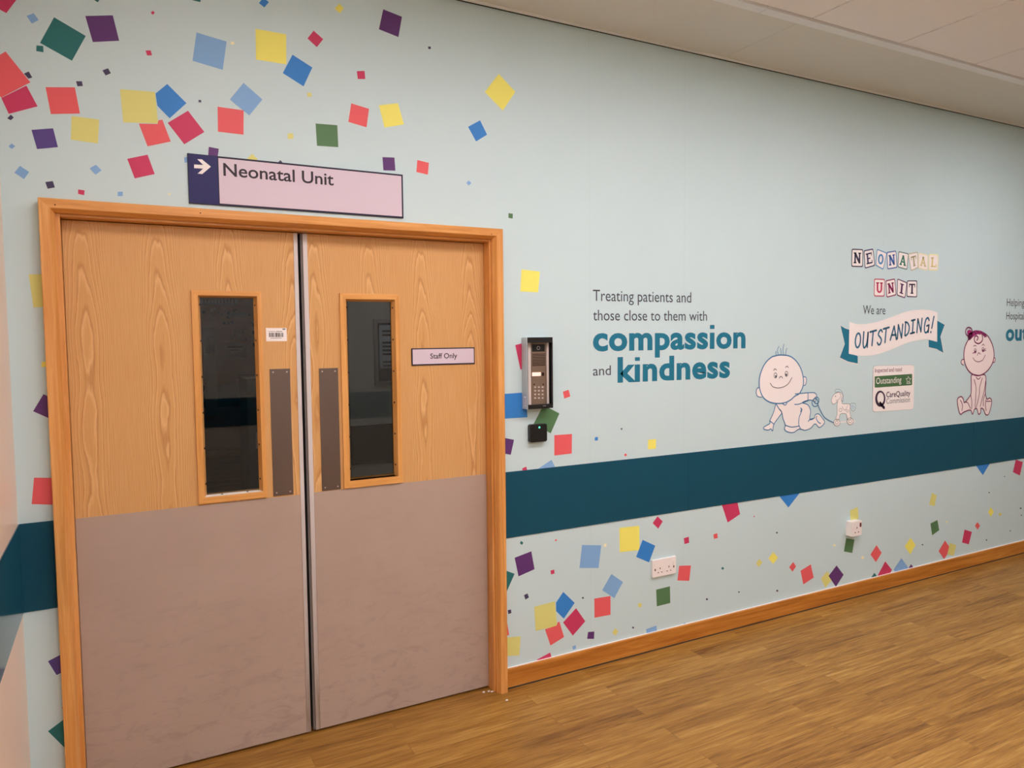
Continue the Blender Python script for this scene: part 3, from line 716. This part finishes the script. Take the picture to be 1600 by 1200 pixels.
obj('hair', join(*[D.L(.0038, PY-.0006, *P) for P in (((372, 248), (366, 225), (368, 205)), ((395, 245), (384, 190), (402, 150)), ((425, 245), (424, 210), (418, 170)), ((450, 242), (445, 180), (456, 125)), ((475, 250), (478, 210), (488, 170)))]), M_blueline, bb)
obj('string', join(D.EL(.0056, PY-.0006, 800, 770, 34, 44), D.EL(.0056, PY-.0006, 815, 745, 28, 36), D.L(.0056, PY-.0006, (830, 790), (860, 860), (900, 930), (960, 970), (1005, 990))), M_blueline, bb)
# pull-along horse
hs = thing_at('toy_horse_illustration', 1316, 667, 'small toy horse on wheels printed behind the crawling baby', 'wall illustration')
HORSE = ((1040, 662), (1005, 685), (980, 740), (992, 783), (1022, 780), (1050, 752), (1042, 800), (1042, 890), (1028, 955), (1062, 955), (1078, 898), (1140, 897), (1158, 955), (1196, 948), (1182, 870), (1187, 795), (1150, 783), (1100, 780), (1095, 740), (1105, 690), (1075, 655))
MANE = ((1022, 655), (1030, 625), (1070, 625), (1100, 660), (1112, 720), (1105, 758), (1088, 742), (1085, 690), (1062, 652))
TAIL = ((1185, 800), (1205, 778), (1245, 785), (1240, 845), (1210, 862))
obj('horse', D.A(PY-.0002, *HORSE), M_card, hs)
obj('mane', D.A(PY-.0001, *MANE), paint('pale_blue_print', (196, 208, 222), .5, .3), hs)
obj('tail', D.A(PY-.0001, *TAIL), paint('pale_blue_print', (196, 208, 222), .5, .3), hs)
for x, z in ((1040, 990), (1187, 976)):
    wl = obj('wheel', D.E(PY-.0004, x, z, 34, 38), M_card, hs)
    obj('rim', join(D.EL(.003, PY-.0005, x, z, 34, 38), D.EL(.0024, PY-.0005, x, z, 15, 18)), M_grey, wl)
obj('axle', join(D.L(.007, PY-.0003, (1075, 987), (1152, 980)), D.E(PY-.0003, 1228, 974, 12, 14)), M_card, hs)
obj('outline', join(D.L(.0026, PY-.0005, *HORSE, closed=True), D.L(.0024, PY-.0004, *MANE, closed=True), D.L(.0024, PY-.0004, *TAIL, closed=True), D.L(.002, PY-.0005, (1095, 810), (1115, 845), (1135, 850), (1160, 800)), D.EL(.002, PY-.0005, 1080, 852, 16, 18), D.EL(.002, PY-.0005, 1155, 862, 12, 14), D.L(.002, PY-.0005, (1030, 745), (1060, 735), (1080, 700)), D.L(.002, PY-.0005, (1200, 800), (1225, 845)), D.L(.002, PY-.0005, (1215, 795), (1235, 825)), D.E(PY-.0005, 1025, 700, 5, 7)), M_grey, hs)

# sitting baby
D = Pad(1470, 440, 5.454)
sb = thing_at('baby_illustration', 1523, 648, 'plum outlined baby sitting with curly hair printed near the picture edge', 'wall illustration')
HEAD = ((330, 425), (395, 460), (438, 540), (452, 620), (440, 690), (400, 755), (345, 795), (290, 798), (235, 760), (202, 690), (195, 610), (210, 540), (250, 470), (300, 432))
BODY = ((262, 795), (320, 800), (374, 795), (383, 850), (378, 950), (392, 1000), (415, 992), (432, 1015), (425, 1070), (405, 1130), (380, 1132), (362, 1090), (340, 1080), (338, 1115), (320, 1130), (305, 1085), (285, 1090), (268, 1130), (250, 1095), (195, 1112), (165, 1130), (148, 1080), (140, 1005), (170, 980), (190, 1000), (200, 1030), (240, 985), (256, 950), (258, 860))
EARS = (((200, 660), (178, 668), (172, 695), (192, 712)), ((446, 645), (462, 655), (458, 685), (440, 690)))
skin = paint('pink_skin_print', (232, 200, 194), .5, .3, .85, .005)
for e_ in EARS: obj('ear', D.A(PY-.0001, *e_), skin, sb)
obj('body', D.A(PY-.0002, *BODY), skin, sb)
obj('head', D.A(PY-.0004, *HEAD), skin, sb)
ol = [D.L(.0085, PY-.0006, *HEAD, closed=True), D.L(.0075, PY-.0005, *BODY, closed=True), *[D.L(.006, PY-.0003, *e) for e in EARS]]
ol += [D.L(.006, PY-.0005, *P) for P in (((282, 835), (298, 900), (295, 990), (290, 1080)), ((352, 822), (330, 900), (325, 970), (300, 1075)), ((380, 850), (368, 930), (350, 1000), (335, 1065)), ((300, 815), (318, 832), (336, 815)), ((165, 1010), (182, 1050), (178, 1100)), ((195, 1032), (225, 1030), (250, 1080)), ((385, 1020), (410, 1020), (425, 1020)), ((385, 1000), (378, 1050), (385, 1100)), ((252, 960), (262, 1020), (260, 1085)), ((380, 950), (362, 1000), (360, 1060)))]
obj('outline', join(*ol), M_plum, sb)
ol = [D.A(PY-.0007, (265, 432), (290, 415), (350, 424), (388, 465), (372, 472), (350, 452), (310, 450), (275, 470), (240, 500), (230, 470))]
ol += [D.A(PY-.0007, (262, 432), (240, 440), (228, 470), (240, 500), (262, 480), (270, 450)), D.E(PY-.0007, 242, 432, 20, 22)]
hair = obj('hair', join(*ol), M_plumh, sb, label='curly plum hair')
obj('curl', join(*[D.L(.009, PY-.0009, *P) for P in (((268, 430), (255, 398), (225, 393), (208, 425), (218, 455), (240, 462)), ((245, 492), (232, 470), (250, 455), (262, 470), (245, 480)), ((350, 455), (352, 500), (322, 528), (290, 515), (283, 480), (300, 462), (316, 478), (305, 500)), ((372, 472), (366, 445)), ((385, 470), (378, 450), (365, 438)), ((300, 420), (318, 430), (330, 448)), ((335, 424), (352, 438), (360, 458)), ((275, 428), (292, 436), (300, 450)))]), M_plum, hair)
fc = [D.EL(.0045, PY-.0006, 292, 590, 9, 18), D.EL(.0045, PY-.0006, 358, 580, 9, 18), D.E(PY-.0006, 292, 596, 6, 11), D.E(PY-.0006, 358, 586, 6, 11)]
fc += [D.L(.005, PY-.0006, *P) for P in (((278, 552), (288, 543), (300, 550)), ((350, 545), (360, 533), (370, 545)), ((310, 628), (320, 606), (336, 618)), ((272, 648), (290, 674), (320, 683), (355, 668), (377, 625)), ((270, 610), (284, 606)), ((366, 592), (382, 585)), ((368, 582), (380, 570)))]
obj('face', join(*fc), M_plum, sb)

# letter tiles
SLAB = {  # strokes (x0,z0,x1,z1,width) and serif bars in a unit box
 'N': ([(.2, 0, .2, 1, .2), (.8, 0, .8, 1, .2), (.18, .96, .82, .04, .24)], [(0, .38, 0), (0, .36, 1), (.62, 1, 1)]),
 'E': ([(.25, 0, .25, 1, .22), (.2, .94, .9, .94, .13), (.2, .5, .66, .5, .13), (.2, .06, .92, .06, .13), (.88, .7, .88, 1, .1), (.9, 0, .9, .3, .1)], [(.02, .4, 0), (.02, .4, 1)]),
 'A': ([(.5, 1, .14, 0, .18), (.48, 1, .84, 0, .22), (.28, .34, .72, .34, .12), (.34, .95, .62, .95, .1)], [(0, .36, 0), (.62, 1, 0)]),
 'T': ([(.5, 0, .5, 1, .24), (.04, .93, .96, .93, .14), (.09, .64, .09, 1, .1), (.91, .64, .91, 1, .1)], [(.28, .72, 0)]),
 'L': ([(.3, 0, .3, 1, .24), (.25, .07, .95, .07, .14), (.92, 0, .92, .36, .1)], [(.06, .54, 1), (.06, .4, 0)]),
 'I': ([(.5, 0, .5, 1, .28)], [(.2, .8, 0), (.2, .8, 1)]),
 'U': ([], [(.02, .44, 1), (.58, .98, 1)]),
 'O': ([], [])}
def slab(ch, y, T):
    """T maps unit coordinates to the wall"""
    g = []
    st, se = SLAB[ch]
    for x0, z0, x1, z1, wd in st:
        dx, dz = x1-x0, z1-z0; L = math.hypot(dx, dz); nx, nz = -dz/L*wd/2, dx/L*wd/2
        g.append(flat([T(*p) for p in ((x0+nx, z0+nz), (x1+nx, z1+nz), (x1-nx, z1-nz), (x0-nx, z0-nz))], y))
    for x0, x1, z in se:
        z0, z1 = (0, .12) if z == 0 else (.88, 1)
        g.append(flat([T(*p) for p in ((x0, z0), (x1, z0), (x1, z1), (x0, z1))], y))
    if ch in 'OU':
        ring_o, ring_i = [], []
        for k in range(25):
            if ch == 'O': t = 2*math.pi*k/24; ring_o.append((.5+.46*math.cos(t), .5+.5*math.sin(t))); ring_i.append((.5+.22*math.cos(t), .5+.32*math.sin(t)))
            else: t = math.pi+math.pi*k/24; ring_o.append((.5+.4*math.cos(t), .38+.38*math.sin(t))); ring_i.append((.5+.17*math.cos(t), .38+.22*math.sin(t)))
        if ch == 'U': ring_o = [(.1, 1)]+ring_o+[(.9, 1)]; ring_i = [(.33, 1)]+ring_i+[(.67, 1)]
        for a, b, c, d in zip(ring_o, ring_o[1:], ring_i[1:], ring_i): g.append(flat([T(*p) for p in (a, b, c, d)], y))
    return join(*g)
TL = [('N', (50, 45, 66), (50, 45, 66), ((245, 148), (388, 155), (385, 380), (240, 375)), 'first tile of the top row'),
 ('E', (62, 58, 92), (58, 54, 88), ((393, 170), (513, 145), (538, 362), (408, 400)), 'tilted navy bordered'),
 ('O', (92, 138, 172), (70, 124, 168), ((560, 148), (688, 200), (640, 415), (540, 358)), 'tilted pale blue'),
 ('N', (70, 96, 150), (58, 96, 158), ((680, 190), (800, 170), (815, 388), (690, 410)), 'blue bordered'),
 ('A', (96, 116, 116), (50, 116, 96), ((828, 178), (958, 208), (938, 415), (818, 382)), 'green lettered'),
 ('T', (184, 170, 142), (172, 156, 122), ((948, 210), (1070, 185), (1078, 390), (985, 430)), 'tan lettered'),
 ('A', (228, 204, 160), (214, 186, 132), ((1080, 200), (1200, 225), (1195, 422), (1075, 395)), 'pale gold'),
 ('L', (238, 214, 150), (222, 192, 124), ((1210, 215), (1328, 220), (1322, 422), (1205, 418)), 'yellow bordered'),
 ('U', (176, 66, 86), (184, 48, 82), ((525, 522), (660, 527), (655, 748), (522, 745)), ''),
 ('N', (128, 44, 78), (136, 30, 78), ((668, 545), (785, 520), (803, 730), (680, 762)), ''),
 ('I', (88, 48, 82), (84, 40, 78), ((815, 520), (940, 570), (912, 770), (808, 735)), ''),
 ('T', (66, 44, 72), (56, 40, 68), ((935, 545), (1063, 545), (1062, 758), (930, 752)), '')]
TLAB = ['tile with dark letter N that starts the longer row', 'tilted tile with navy letter E after the first N', 'tilted tile with pale blue letter O', 'tile with bright blue letter N in the longer row', 'tile with green letter A',
        'tilted tile with tan letter T in the longer row', 'tile with pale gold letter A', 'tile with yellow letter L that ends the longer row', 'tile with pinkish red letter U that starts the short row', 'tilted tile with magenta letter N in the short row',
        'tilted tile with plum letter I', 'tile with dark plum letter T that ends the short row']
D = Pad(1300, 370, 8)
for k, ((ch, bc, lc, Q, _), lb) in enumerate(zip(TL, TLAB)):
    q = D(*Q); y0 = PY-.0002*(k % 2)
    cxp = sum(p[0] for p in Q)/4; cyp = max(p[1] for p in Q)
    t = thing_at('letter_tile', 1300+cxp/8, 370+cyp/8, 'printed '+lb, 'letter tile', 'letter tiles of the wall title')
    obj('border', flat(rquad(q, .12), y0), paint('tile_border_print', bc, .5, .3, .88, .005), t)
    obj('card', flat(rquad(shrink(q, .0085), .1), y0-.0001), M_card, t)
    ctr = (sum(p[0] for p in q)/4, sum(p[1] for p in q)/4)
    ux = ((q[1][0]+q[2][0]-q[0][0]-q[3][0])/2, (q[1][1]+q[2][1]-q[0][1]-q[3][1])/2); uz = ((q[0][0]+q[1][0]-q[2][0]-q[3][0])/2, (q[0][1]+q[1][1]-q[2][1]-q[3][1])/2)
    T = lambda u, v: (ctr[0]+ux[0]*(u-.5)*.64+uz[0]*(v-.5)*.6, ctr[1]+ux[1]*(u-.5)*.64+uz[1]*(v-.5)*.6)
    obj('letter', slab(ch, y0-.00035, T), paint('tile_letter_print', lc, .5, .3, .88, .005), t)

# ribbon banner
D = Pad(1300, 460, 6)
bn = thing_at('ribbon_banner', 1395, 568, 'wavy white ribbon banner with teal ends and hand drawn capitals', 'wall illustration')
TLx = ((78, 292), (120, 318), (165, 332), (160, 553), (240, 577), (240, 648), (150, 630), (72, 592), (118, 465))
TRx = ((985, 246), (1055, 285), (1015, 395), (1043, 548), (980, 512), (905, 495), (905, 425), (985, 445))
for P in (TLx, TRx):
    tl = obj('ribbon_tail', flat(D(*P), PY-.0002), M_tealp, bn)
    obj('edging', ribbon(D(*P), .007, PY-.0001, True), M_card, tl)
FR = smooth_line(D((162, 257), (230, 277), (320, 276), (430, 255), (560, 210), (700, 160), (820, 143), (920, 148), (988, 170)), 6) + smooth_line(D((978, 440), (900, 422), (800, 430), (700, 455), (560, 515), (430, 560), (330, 576), (240, 573), (155, 556)), 6)
obj('ribbon', flat(FR, PY-.0004), M_card, bn)
HAND = {'O': [ell(.5, .5, .46, .5, 20)+[ell(.5, .5, .46, .5, 20)[0]]], 'U': [[(.05, 1), (.02, .35), (.2, .02), (.5, .02), (.85, .3), (.98, .98), (.95, .0)]], 'T': [[(.0, .93), (1.0, 1.0)], [(.5, .96), (.42, 0)]],
 'S': [[(.95, .85), (.7, 1), (.3, .9), (.15, .68), (.5, .52), (.85, .32), (.7, .05), (.3, 0), (.02, .15)]], 'A': [[(.0, 0), (.5, 1)], [(.5, 1), (1, 0)], [(.15, .36), (.9, .34)]], 'N': [[(.05, 0), (.1, 1)], [(.1, 1), (.9, .02)], [(.9, .02), (.98, 1)]],
 'D': [[(.1, 1), (.12, 0)], [(.0, .98), (.5, .92), (.95, .6), (.85, .2), (.4, .0), (.12, .0)]], 'I': [[(.5, 1), (.5, 0)], [(.1, .97), (.9, 1)], [(.05, .0), (.95, .04)]], 'G': [[(.95, .82), (.7, 1), (.3, .92), (.05, .5), (.15, .1), (.5, 0), (.9, .2), (.95, .48)], [(.5, .46), (1, .5)], [(.95, .48), (.9, .0)]], '!': [[(.9, 1), (.35, .28)], [(.12, .06), (.1, .02)]]}
LT_ = [('O', 215, 272, 497, 365), ('U', 290, 338, 497, 350), ('T', 352, 415, 478, 340), ('S', 425, 472, 470, 333), ('T', 476, 534, 450, 312), ('A', 548, 610, 425, 298), ('N', 612, 662, 413, 283), ('D', 680, 727, 383, 256), ('I', 735, 780, 364, 240), ('N', 795, 843, 355, 228), ('G', 863, 912, 358, 222), ('!', 925, 955, 357, 210)]
hand = []
for ch, x0, x1, zb, zt in LT_:
    for st in HAND[ch]:
        pts = [(x0+(x1-x0)*(u*.92)+ (v-.5)*8, zb+(zt-zb)*v - (u-.5)*6) for u, v in st]
        hand.append(ribbon(smooth_line(D(*pts), 5), .0115, PY-.0007))
obj('lettering', join(*hand), paint('hand_lettering_print', (40, 92, 118), .5, .3, .88, .005), bn)

# rating plaque
pq = thing_at('rating_plaque', 1395, 644, 'white rating plaque with green bar below the ribbon banner', 'plaque')
q = D((383, 668), (770, 658), (763, 1078), (377, 1104))
obj('border', flat(rquad(q, .07), PY), M_grey, pq)
obj('panel', prism(rquad(shrink(q, .002), .07), PY-.0012, PY-.0002), M_card, pq)
y = PY-.0016
bar = obj('rating_bar', flat(rquad(D((397, 768), (748, 745), (748, 850), (397, 875)), .05), PY-.0014), paint('dark_green_print', (68, 98, 62), .5, .3, .85, .005), pq, label='dark green bar with pale words and star')
obj('lettering', lettering('Outstanding', (1369, 600), (1408.3, 598.3), (1369, 590.3), y), M_white, bar)
stp = [(713+(26 if k % 2 == 0 else 12)*math.sin(k*math.pi/5), 800-(34 if k % 2 == 0 else 15)*math.cos(k*math.pi/5)) for k in range(10)]
obj('star', join(ribbon(D(*stp), .0036, y, True), ribbon(D((697, 836), (733, 832)), .003, y)), M_white, bar)
obj('lettering', lettering('Inspected and rated', (1367, 582), (1409, 580.3), (1367, 575.6), y), M_plum, pq)
dk = paint('plum_black_print', (54, 36, 56), .5, .3, .85, .005)
QO, QI = ell(449, 978, 48, 76, 28), ell(452, 973, 31, 54, 28)
ring = [flat(D(a, b, c, d), y) for a, b, c, d in zip(QO, QO[1:]+QO[:1], QI[1:]+QI[:1], QI)]
obj('logo', join(*ring, ribbon(D((448, 1018), (470, 1046), (484, 1062)), .018, y)), dk, pq)
obj('lettering', lettering('CareQuality', (1384.8, 620.8), (1422.2, 617.6), (1384.8, 612.2), y, .012), dk, pq)
obj('lettering', lettering('Commission', (1384.8, 631), (1421.8, 627.6), (1384.8, 622.4), y), M_grey, pq)

# ------------------------------------------------------------------ entry phone
IX0 = wxz(815.3, 585)[0]; ID = None
dd = ray(823.5, 585); ID = DIST - IX0/(dd.x/dd.y)        # depth where the front left edge has the same x
ID = max(.035, min(.09, ID))
iy = -ID
e = mean4((823.8, 527), (864.5, 527), (863, 637.5), (823, 639.7), iy)
IX0, IX1, IZ0, IZ1 = IX0, e[1], e[2], e[3]
ip = empty('entry_phone', ((IX0+IX1)/2, 0, IZ0), label='black and bronze door entry phone with keypad beside the door frame', category='intercom')
D6 = lambda x, yy, Y: wxz(800+x/6, 510+yy/6, Y)
ry = iy+.022                                             # recessed panel plane
inx0, inx1 = D6(146, 400, iy)[0], D6(350, 400, ry)[0]+.004
inz1 = D6(250, 152, iy)[1]; inz0 = D6(250, 733, iy)[1]
obj('side_casing', join(box(IX0, IX0+.003, iy, 0, IZ0, IZ1), box(IX0+.003, IX1, ry+.012, 0, IZ0, IZ1)), M_case, ip, label='silver side casing')
O4 = [(IX0+.0031, IZ1), (IX1, IZ1), (IX1, IZ0), (IX0+.0031, IZ0)]; I4 = [(inx0, inz1), (inx1, inz1), (inx1, inz0), (inx0, inz0)]
obj('hood', join(*frame4(O4, I4, iy-.0005, ry+.012)), M_black, ip)
fp = obj('front_panel', box(inx0, inx1, ry+.004, ry+.012, inz0, inz1), M_black, ip)
def pbox(x0, x1, z1, z0, ya, yb):
    a, b = D6(x0, z1, ry), D6(x1, z0, ry); return box(a[0], b[0], ry+ya, ry+yb, b[1], a[1])
obj('panel_rail', pbox(148, 181, 152, 735, .0, .004), M_rail, ip); obj('panel_rail', pbox(324, 348, 152, 730, .0, .004), M_rail, ip)
up = obj('speaker_panel', pbox(182, 323, 152, 486, .001, .004), M_bronze, ip)
lo = obj('keypad_panel', pbox(182, 323, 489, 732, .0005, .004), M_bronze, ip)
cmr = obj('camera_window', pbox(188, 307, 168, 235, .0, .001), M_black, up)
lc = D6(247, 202, ry)
obj('lens', cyl_y(lc[0], lc[1], .008, ry-.0012, ry, 18), M_alu, up); obj('lens_glass', cyl_y(lc[0], lc[1], .006, ry-.0016, ry-.001, 18), M_black, up)
for k in range(8): obj('speaker_slot', pbox(190, 312, 258+k*15, 262+k*15, .0004, .001), M_hole, up)
obj('name_card', pbox(188, 270, 432, 464, -.0006, .001), M_lit, up, label='lit white name card')
obj('call_button', pbox(282, 300, 433, 463, -.001, .001), M_hole, up)
for r in range(4):
    for c in range(3):
        obj('key', pbox(208+c*35, 224+c*35, 563+r*34, 576+r*34, -.0015, .0005), M_rail, lo)
for x in (207, 294): obj('screw', pbox(x-5, x+5, 538, 550, -.0003, .0005), M_hole, lo)
zz0, zz1 = IZ0+.012, IZ0+.055
obj('side_label', box(IX0-.0005, IX0, iy+.012, iy+.03, zz0, zz1), M_white, ip)
obj('side_label_print', join(*[box(IX0-.0008, IX0-.0005, iy+.015, iy+.027, zz0+.004+.007*k, zz0+.007+.007*k) for k in range(5)]), M_grey, ip)
a_ = D6(290, 742, iy); b_ = D6(318, 748, iy)
obj('badge', box(a_[0], b_[0], iy-.0008, iy-.0005, b_[1], a_[1]), M_grey, ip)

# card reader
ry_ = -.022
c4 = mean4((828, 663), (855, 662.5), (855, 690), (829, 691.5), ry_)
cr_ = empty('card_reader', ((c4[0]+c4[1])/2, 0, c4[2]), label='small black square card reader with green light below the entry phone', category='card reader')
obj('housing', prism(rrect(*c4, .009), ry_, 0), M_black, cr_, bevel=.002)
p = wxz(842.8, 667.8, ry_)
obj('indicator_light', cyl_y(p[0], p[1], .0045, ry_-.0006, ry_+.001, 16), M_led, cr_, label='round green light')

# sockets
sy = -.011
c4 = mean4((1019.7, 875.6), (1056, 869.7), (1055.3, 896.6), (1021.6, 902), sy)
xm, zm = (c4[0]+c4[1])/2, (c4[2]+c4[3])/2
sx0, sx1, sz0, sz1 = xm-.0735, xm+.0735, zm-.0435, zm+.0435
ds = empty('double_socket', (xm, 0, sz0), label='white double power socket low on the wall near the skirting', category='power socket')
obj('faceplate', prism(rrect(sx0, sx1, sz0, sz1, .004), sy, 0), M_socket, ds, bevel=.002)
def pins(cx, cz, Y, par, s=1.0):
    for g in (box(cx-.002*s, cx+.002*s, Y-.0005, Y, cz+.006*s, cz+.014*s), box(cx-.014*s, cx-.008*s, Y-.0005, Y, cz-.012*s, cz-.008*s), box(cx+.008*s, cx+.014*s, Y-.0005, Y, cz-.012*s, cz-.008*s)):
        obj('slot', g, M_hole, par)
for sgn in (-1, 1):
    pins(xm+sgn*.0275, zm-.012, sy, ds)
    xs = xm+sgn*.058
    s_ = obj('switch', prism(rrect(xs-.005, xs+.005, zm+.002, zm+.024, .002), sy-.004 if sgn > 0 else sy-.0015, sy), M_socket, ds, bevel=.0006)
    obj('switch_marker', box(xs-.003, xs+.003, sy-.0005, sy, zm-.011, zm-.001), M_hole, ds)
sy = -.04
c4 = mean4((1331.5, 820), (1345, 814), (1346.3, 832.7), (1333, 837.7), sy)
xm, zm = (c4[0]+c4[1])/2, (c4[2]+c4[3])/2
ss = empty('single_socket', (xm, 0, zm-.043), label='white single socket in a raised box with dark red switch', category='power socket')
obj('back_box', prism(rrect(xm-.043, xm+.043, zm-.043, zm+.043, .004), -.03, 0), M_socket, ss, bevel=.0015)
obj('faceplate', prism(rrect(xm-.043, xm+.043, zm-.043, zm+.043, .004), sy, -.0302), M_socket, ss, bevel=.002)
pins(xm, zm-.008, sy, ss, 1.3)
obj('switch', prism(rrect(xm+.024, xm+.034, zm+.008, zm+.032, .002), sy-.004, sy), M_red, ss, bevel=.0006, label='dark red neon switch')

# crumbs of paint on the floor by the door frame
for x, yv in ((756, 1081.5), (764, 1080), (769, 1080.5), (792, 1094)):
    p = onz(x, yv, .001)
    g = prism([(p.x-.006, p.z-.001), (p.x+.005, p.z-.001), (p.x+.004, p.z+.002), (p.x-.004, p.z+.003)], p.y-.003, p.y+.003)
    obj('paint_flake', g, M_white, None, label='tiny white flake lying on the floor by the door frame foot', category='flake', group='flakes on the floor')

# ------------------------------------------------------------------ dim lobby behind the doors
ID0, ID1 = WT, 7.6
struct('floor_inner', box(-2.2, 6.0, 0, ID1+.1, -.06, 0), M_floor)
struct('ceiling_inner', box(-2.2, 6.0, WT, ID1+.1, 2.6, 2.66), M_ceil)
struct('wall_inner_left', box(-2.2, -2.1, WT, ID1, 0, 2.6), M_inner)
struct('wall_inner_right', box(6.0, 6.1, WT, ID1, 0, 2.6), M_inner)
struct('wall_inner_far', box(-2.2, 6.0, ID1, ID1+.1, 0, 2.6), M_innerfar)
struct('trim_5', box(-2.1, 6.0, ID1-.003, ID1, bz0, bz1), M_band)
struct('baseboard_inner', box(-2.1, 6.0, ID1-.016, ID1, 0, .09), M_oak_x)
PYY = 2.24
pxl = at(546, 600, PYY).x
struct('wall_inner_partition', box(pxl, 6.0, PYY, PYY+.1, 0, 2.6), M_inner)
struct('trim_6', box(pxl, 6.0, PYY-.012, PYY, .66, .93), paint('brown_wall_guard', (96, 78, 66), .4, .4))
a0, a1 = wxz(583, 499, PYY), wxz(586, 602, PYY)
pw = .62
pf = empty('poster_frame', (a0[0]+pw/2, PYY, a1[1]), label='framed information poster seen through the right door window', category='poster')
obj('frame', join(*frame4([(a0[0], a0[1]), (a0[0]+pw, a0[1]), (a0[0]+pw, a1[1]), (a0[0], a1[1])], [(a0[0]+.025, a0[1]-.025), (a0[0]+pw-.025, a0[1]-.025), (a0[0]+pw-.025, a1[1]+.025), (a0[0]+.025, a1[1]+.025)], PYY-.02, PYY)), M_alu, pf)
obj('backing', box(a0[0]+.025, a0[0]+pw-.025, PYY-.006, PYY, a1[1]+.025, a0[1]-.025), M_texts, pf)
pz1, pz0 = a0[1]-.04, wxz(590, 575.6, PYY)[1]
obj('sheet', box(a0[0]+.04, a0[0]+pw-.04, PYY-.008, PYY-.006, pz0, pz1), paint('poster_paper', (205, 200, 205), .5, .3), pf)
rows = [box(a0[0]+.06, a0[0]+.06+.42*k_, PYY-.009, PYY-.008, pz1-.05-i_*.027, pz1-.036-i_*.027) for i_, k_ in enumerate((.9, .8, 0.01, .95, .9, .97, .6, .01, .8, .9, .7, .85, .9, .6)) if pz1-.05-i_*.027 > pz0+.01 and k_ > .1]
obj('lettering', join(*rows), M_texts, pf)
FW = ID1-.003
def fbox(x0, x1, z1, z0, th, Y=ID1):
    a, b = wxz(x0, z1, Y-th), wxz(x1, z0, Y-th); return box(a[0], b[0], Y-th, Y, b[1], a[1])
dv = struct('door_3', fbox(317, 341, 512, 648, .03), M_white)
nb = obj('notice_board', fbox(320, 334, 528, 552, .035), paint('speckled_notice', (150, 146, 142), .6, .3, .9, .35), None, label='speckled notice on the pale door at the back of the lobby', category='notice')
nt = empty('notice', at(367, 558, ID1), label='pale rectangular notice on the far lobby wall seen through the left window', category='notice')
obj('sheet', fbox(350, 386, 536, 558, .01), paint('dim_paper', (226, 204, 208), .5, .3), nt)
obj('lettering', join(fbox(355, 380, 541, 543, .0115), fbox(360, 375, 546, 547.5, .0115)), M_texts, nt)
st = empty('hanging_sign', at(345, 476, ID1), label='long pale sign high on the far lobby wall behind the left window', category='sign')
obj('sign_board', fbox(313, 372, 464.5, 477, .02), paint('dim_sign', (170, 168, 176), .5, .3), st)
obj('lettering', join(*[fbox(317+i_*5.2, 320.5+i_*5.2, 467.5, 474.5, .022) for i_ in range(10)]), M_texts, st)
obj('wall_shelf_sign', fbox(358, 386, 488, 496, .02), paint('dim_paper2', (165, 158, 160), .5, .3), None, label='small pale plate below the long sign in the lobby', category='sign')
random.seed(21)
sp = []
for k_ in range(34):
    px_, py_ = random.uniform(316, 400), random.uniform(482, 545); r_ = random.uniform(1.2, 2.8)
    if 346 < px_ < 390 and py_ > 532 or px_ < 344 and py_ > 508: continue
    sp.append(fbox(px_-r_, px_+r_, py_-r_, py_+r_, .001+.0001*(k_ % 9)))
obj('confetti_speck', join(*sp), M_conf['dark'], bpy.data.objects['wall_inner_far'], kind='stuff', label='dark squares printed on the far lobby wall')
# dark cabinet standing in the lobby
CY = 3.0
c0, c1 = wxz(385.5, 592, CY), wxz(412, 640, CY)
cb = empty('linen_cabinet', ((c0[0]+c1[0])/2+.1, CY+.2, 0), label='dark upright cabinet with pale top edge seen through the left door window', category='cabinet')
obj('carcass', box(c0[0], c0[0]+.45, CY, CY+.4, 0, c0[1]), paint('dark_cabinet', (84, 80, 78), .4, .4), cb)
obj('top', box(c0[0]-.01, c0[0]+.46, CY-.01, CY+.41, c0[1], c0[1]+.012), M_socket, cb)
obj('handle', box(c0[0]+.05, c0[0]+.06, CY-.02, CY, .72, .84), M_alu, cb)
# unseen lamp added to brighten the lobby behind the door windows
L = empty('ceiling_light', (1.8, .9, 2.592), label='dim unseen light added to brighten the lobby behind the doors', category='ceiling light')
obj('diffuser', box(1.5, 2.1, .6, 1.2, 2.592, 2.6), emit('lobby_fill_glow', LAMP_RGB, LOBBY_FILL), L)
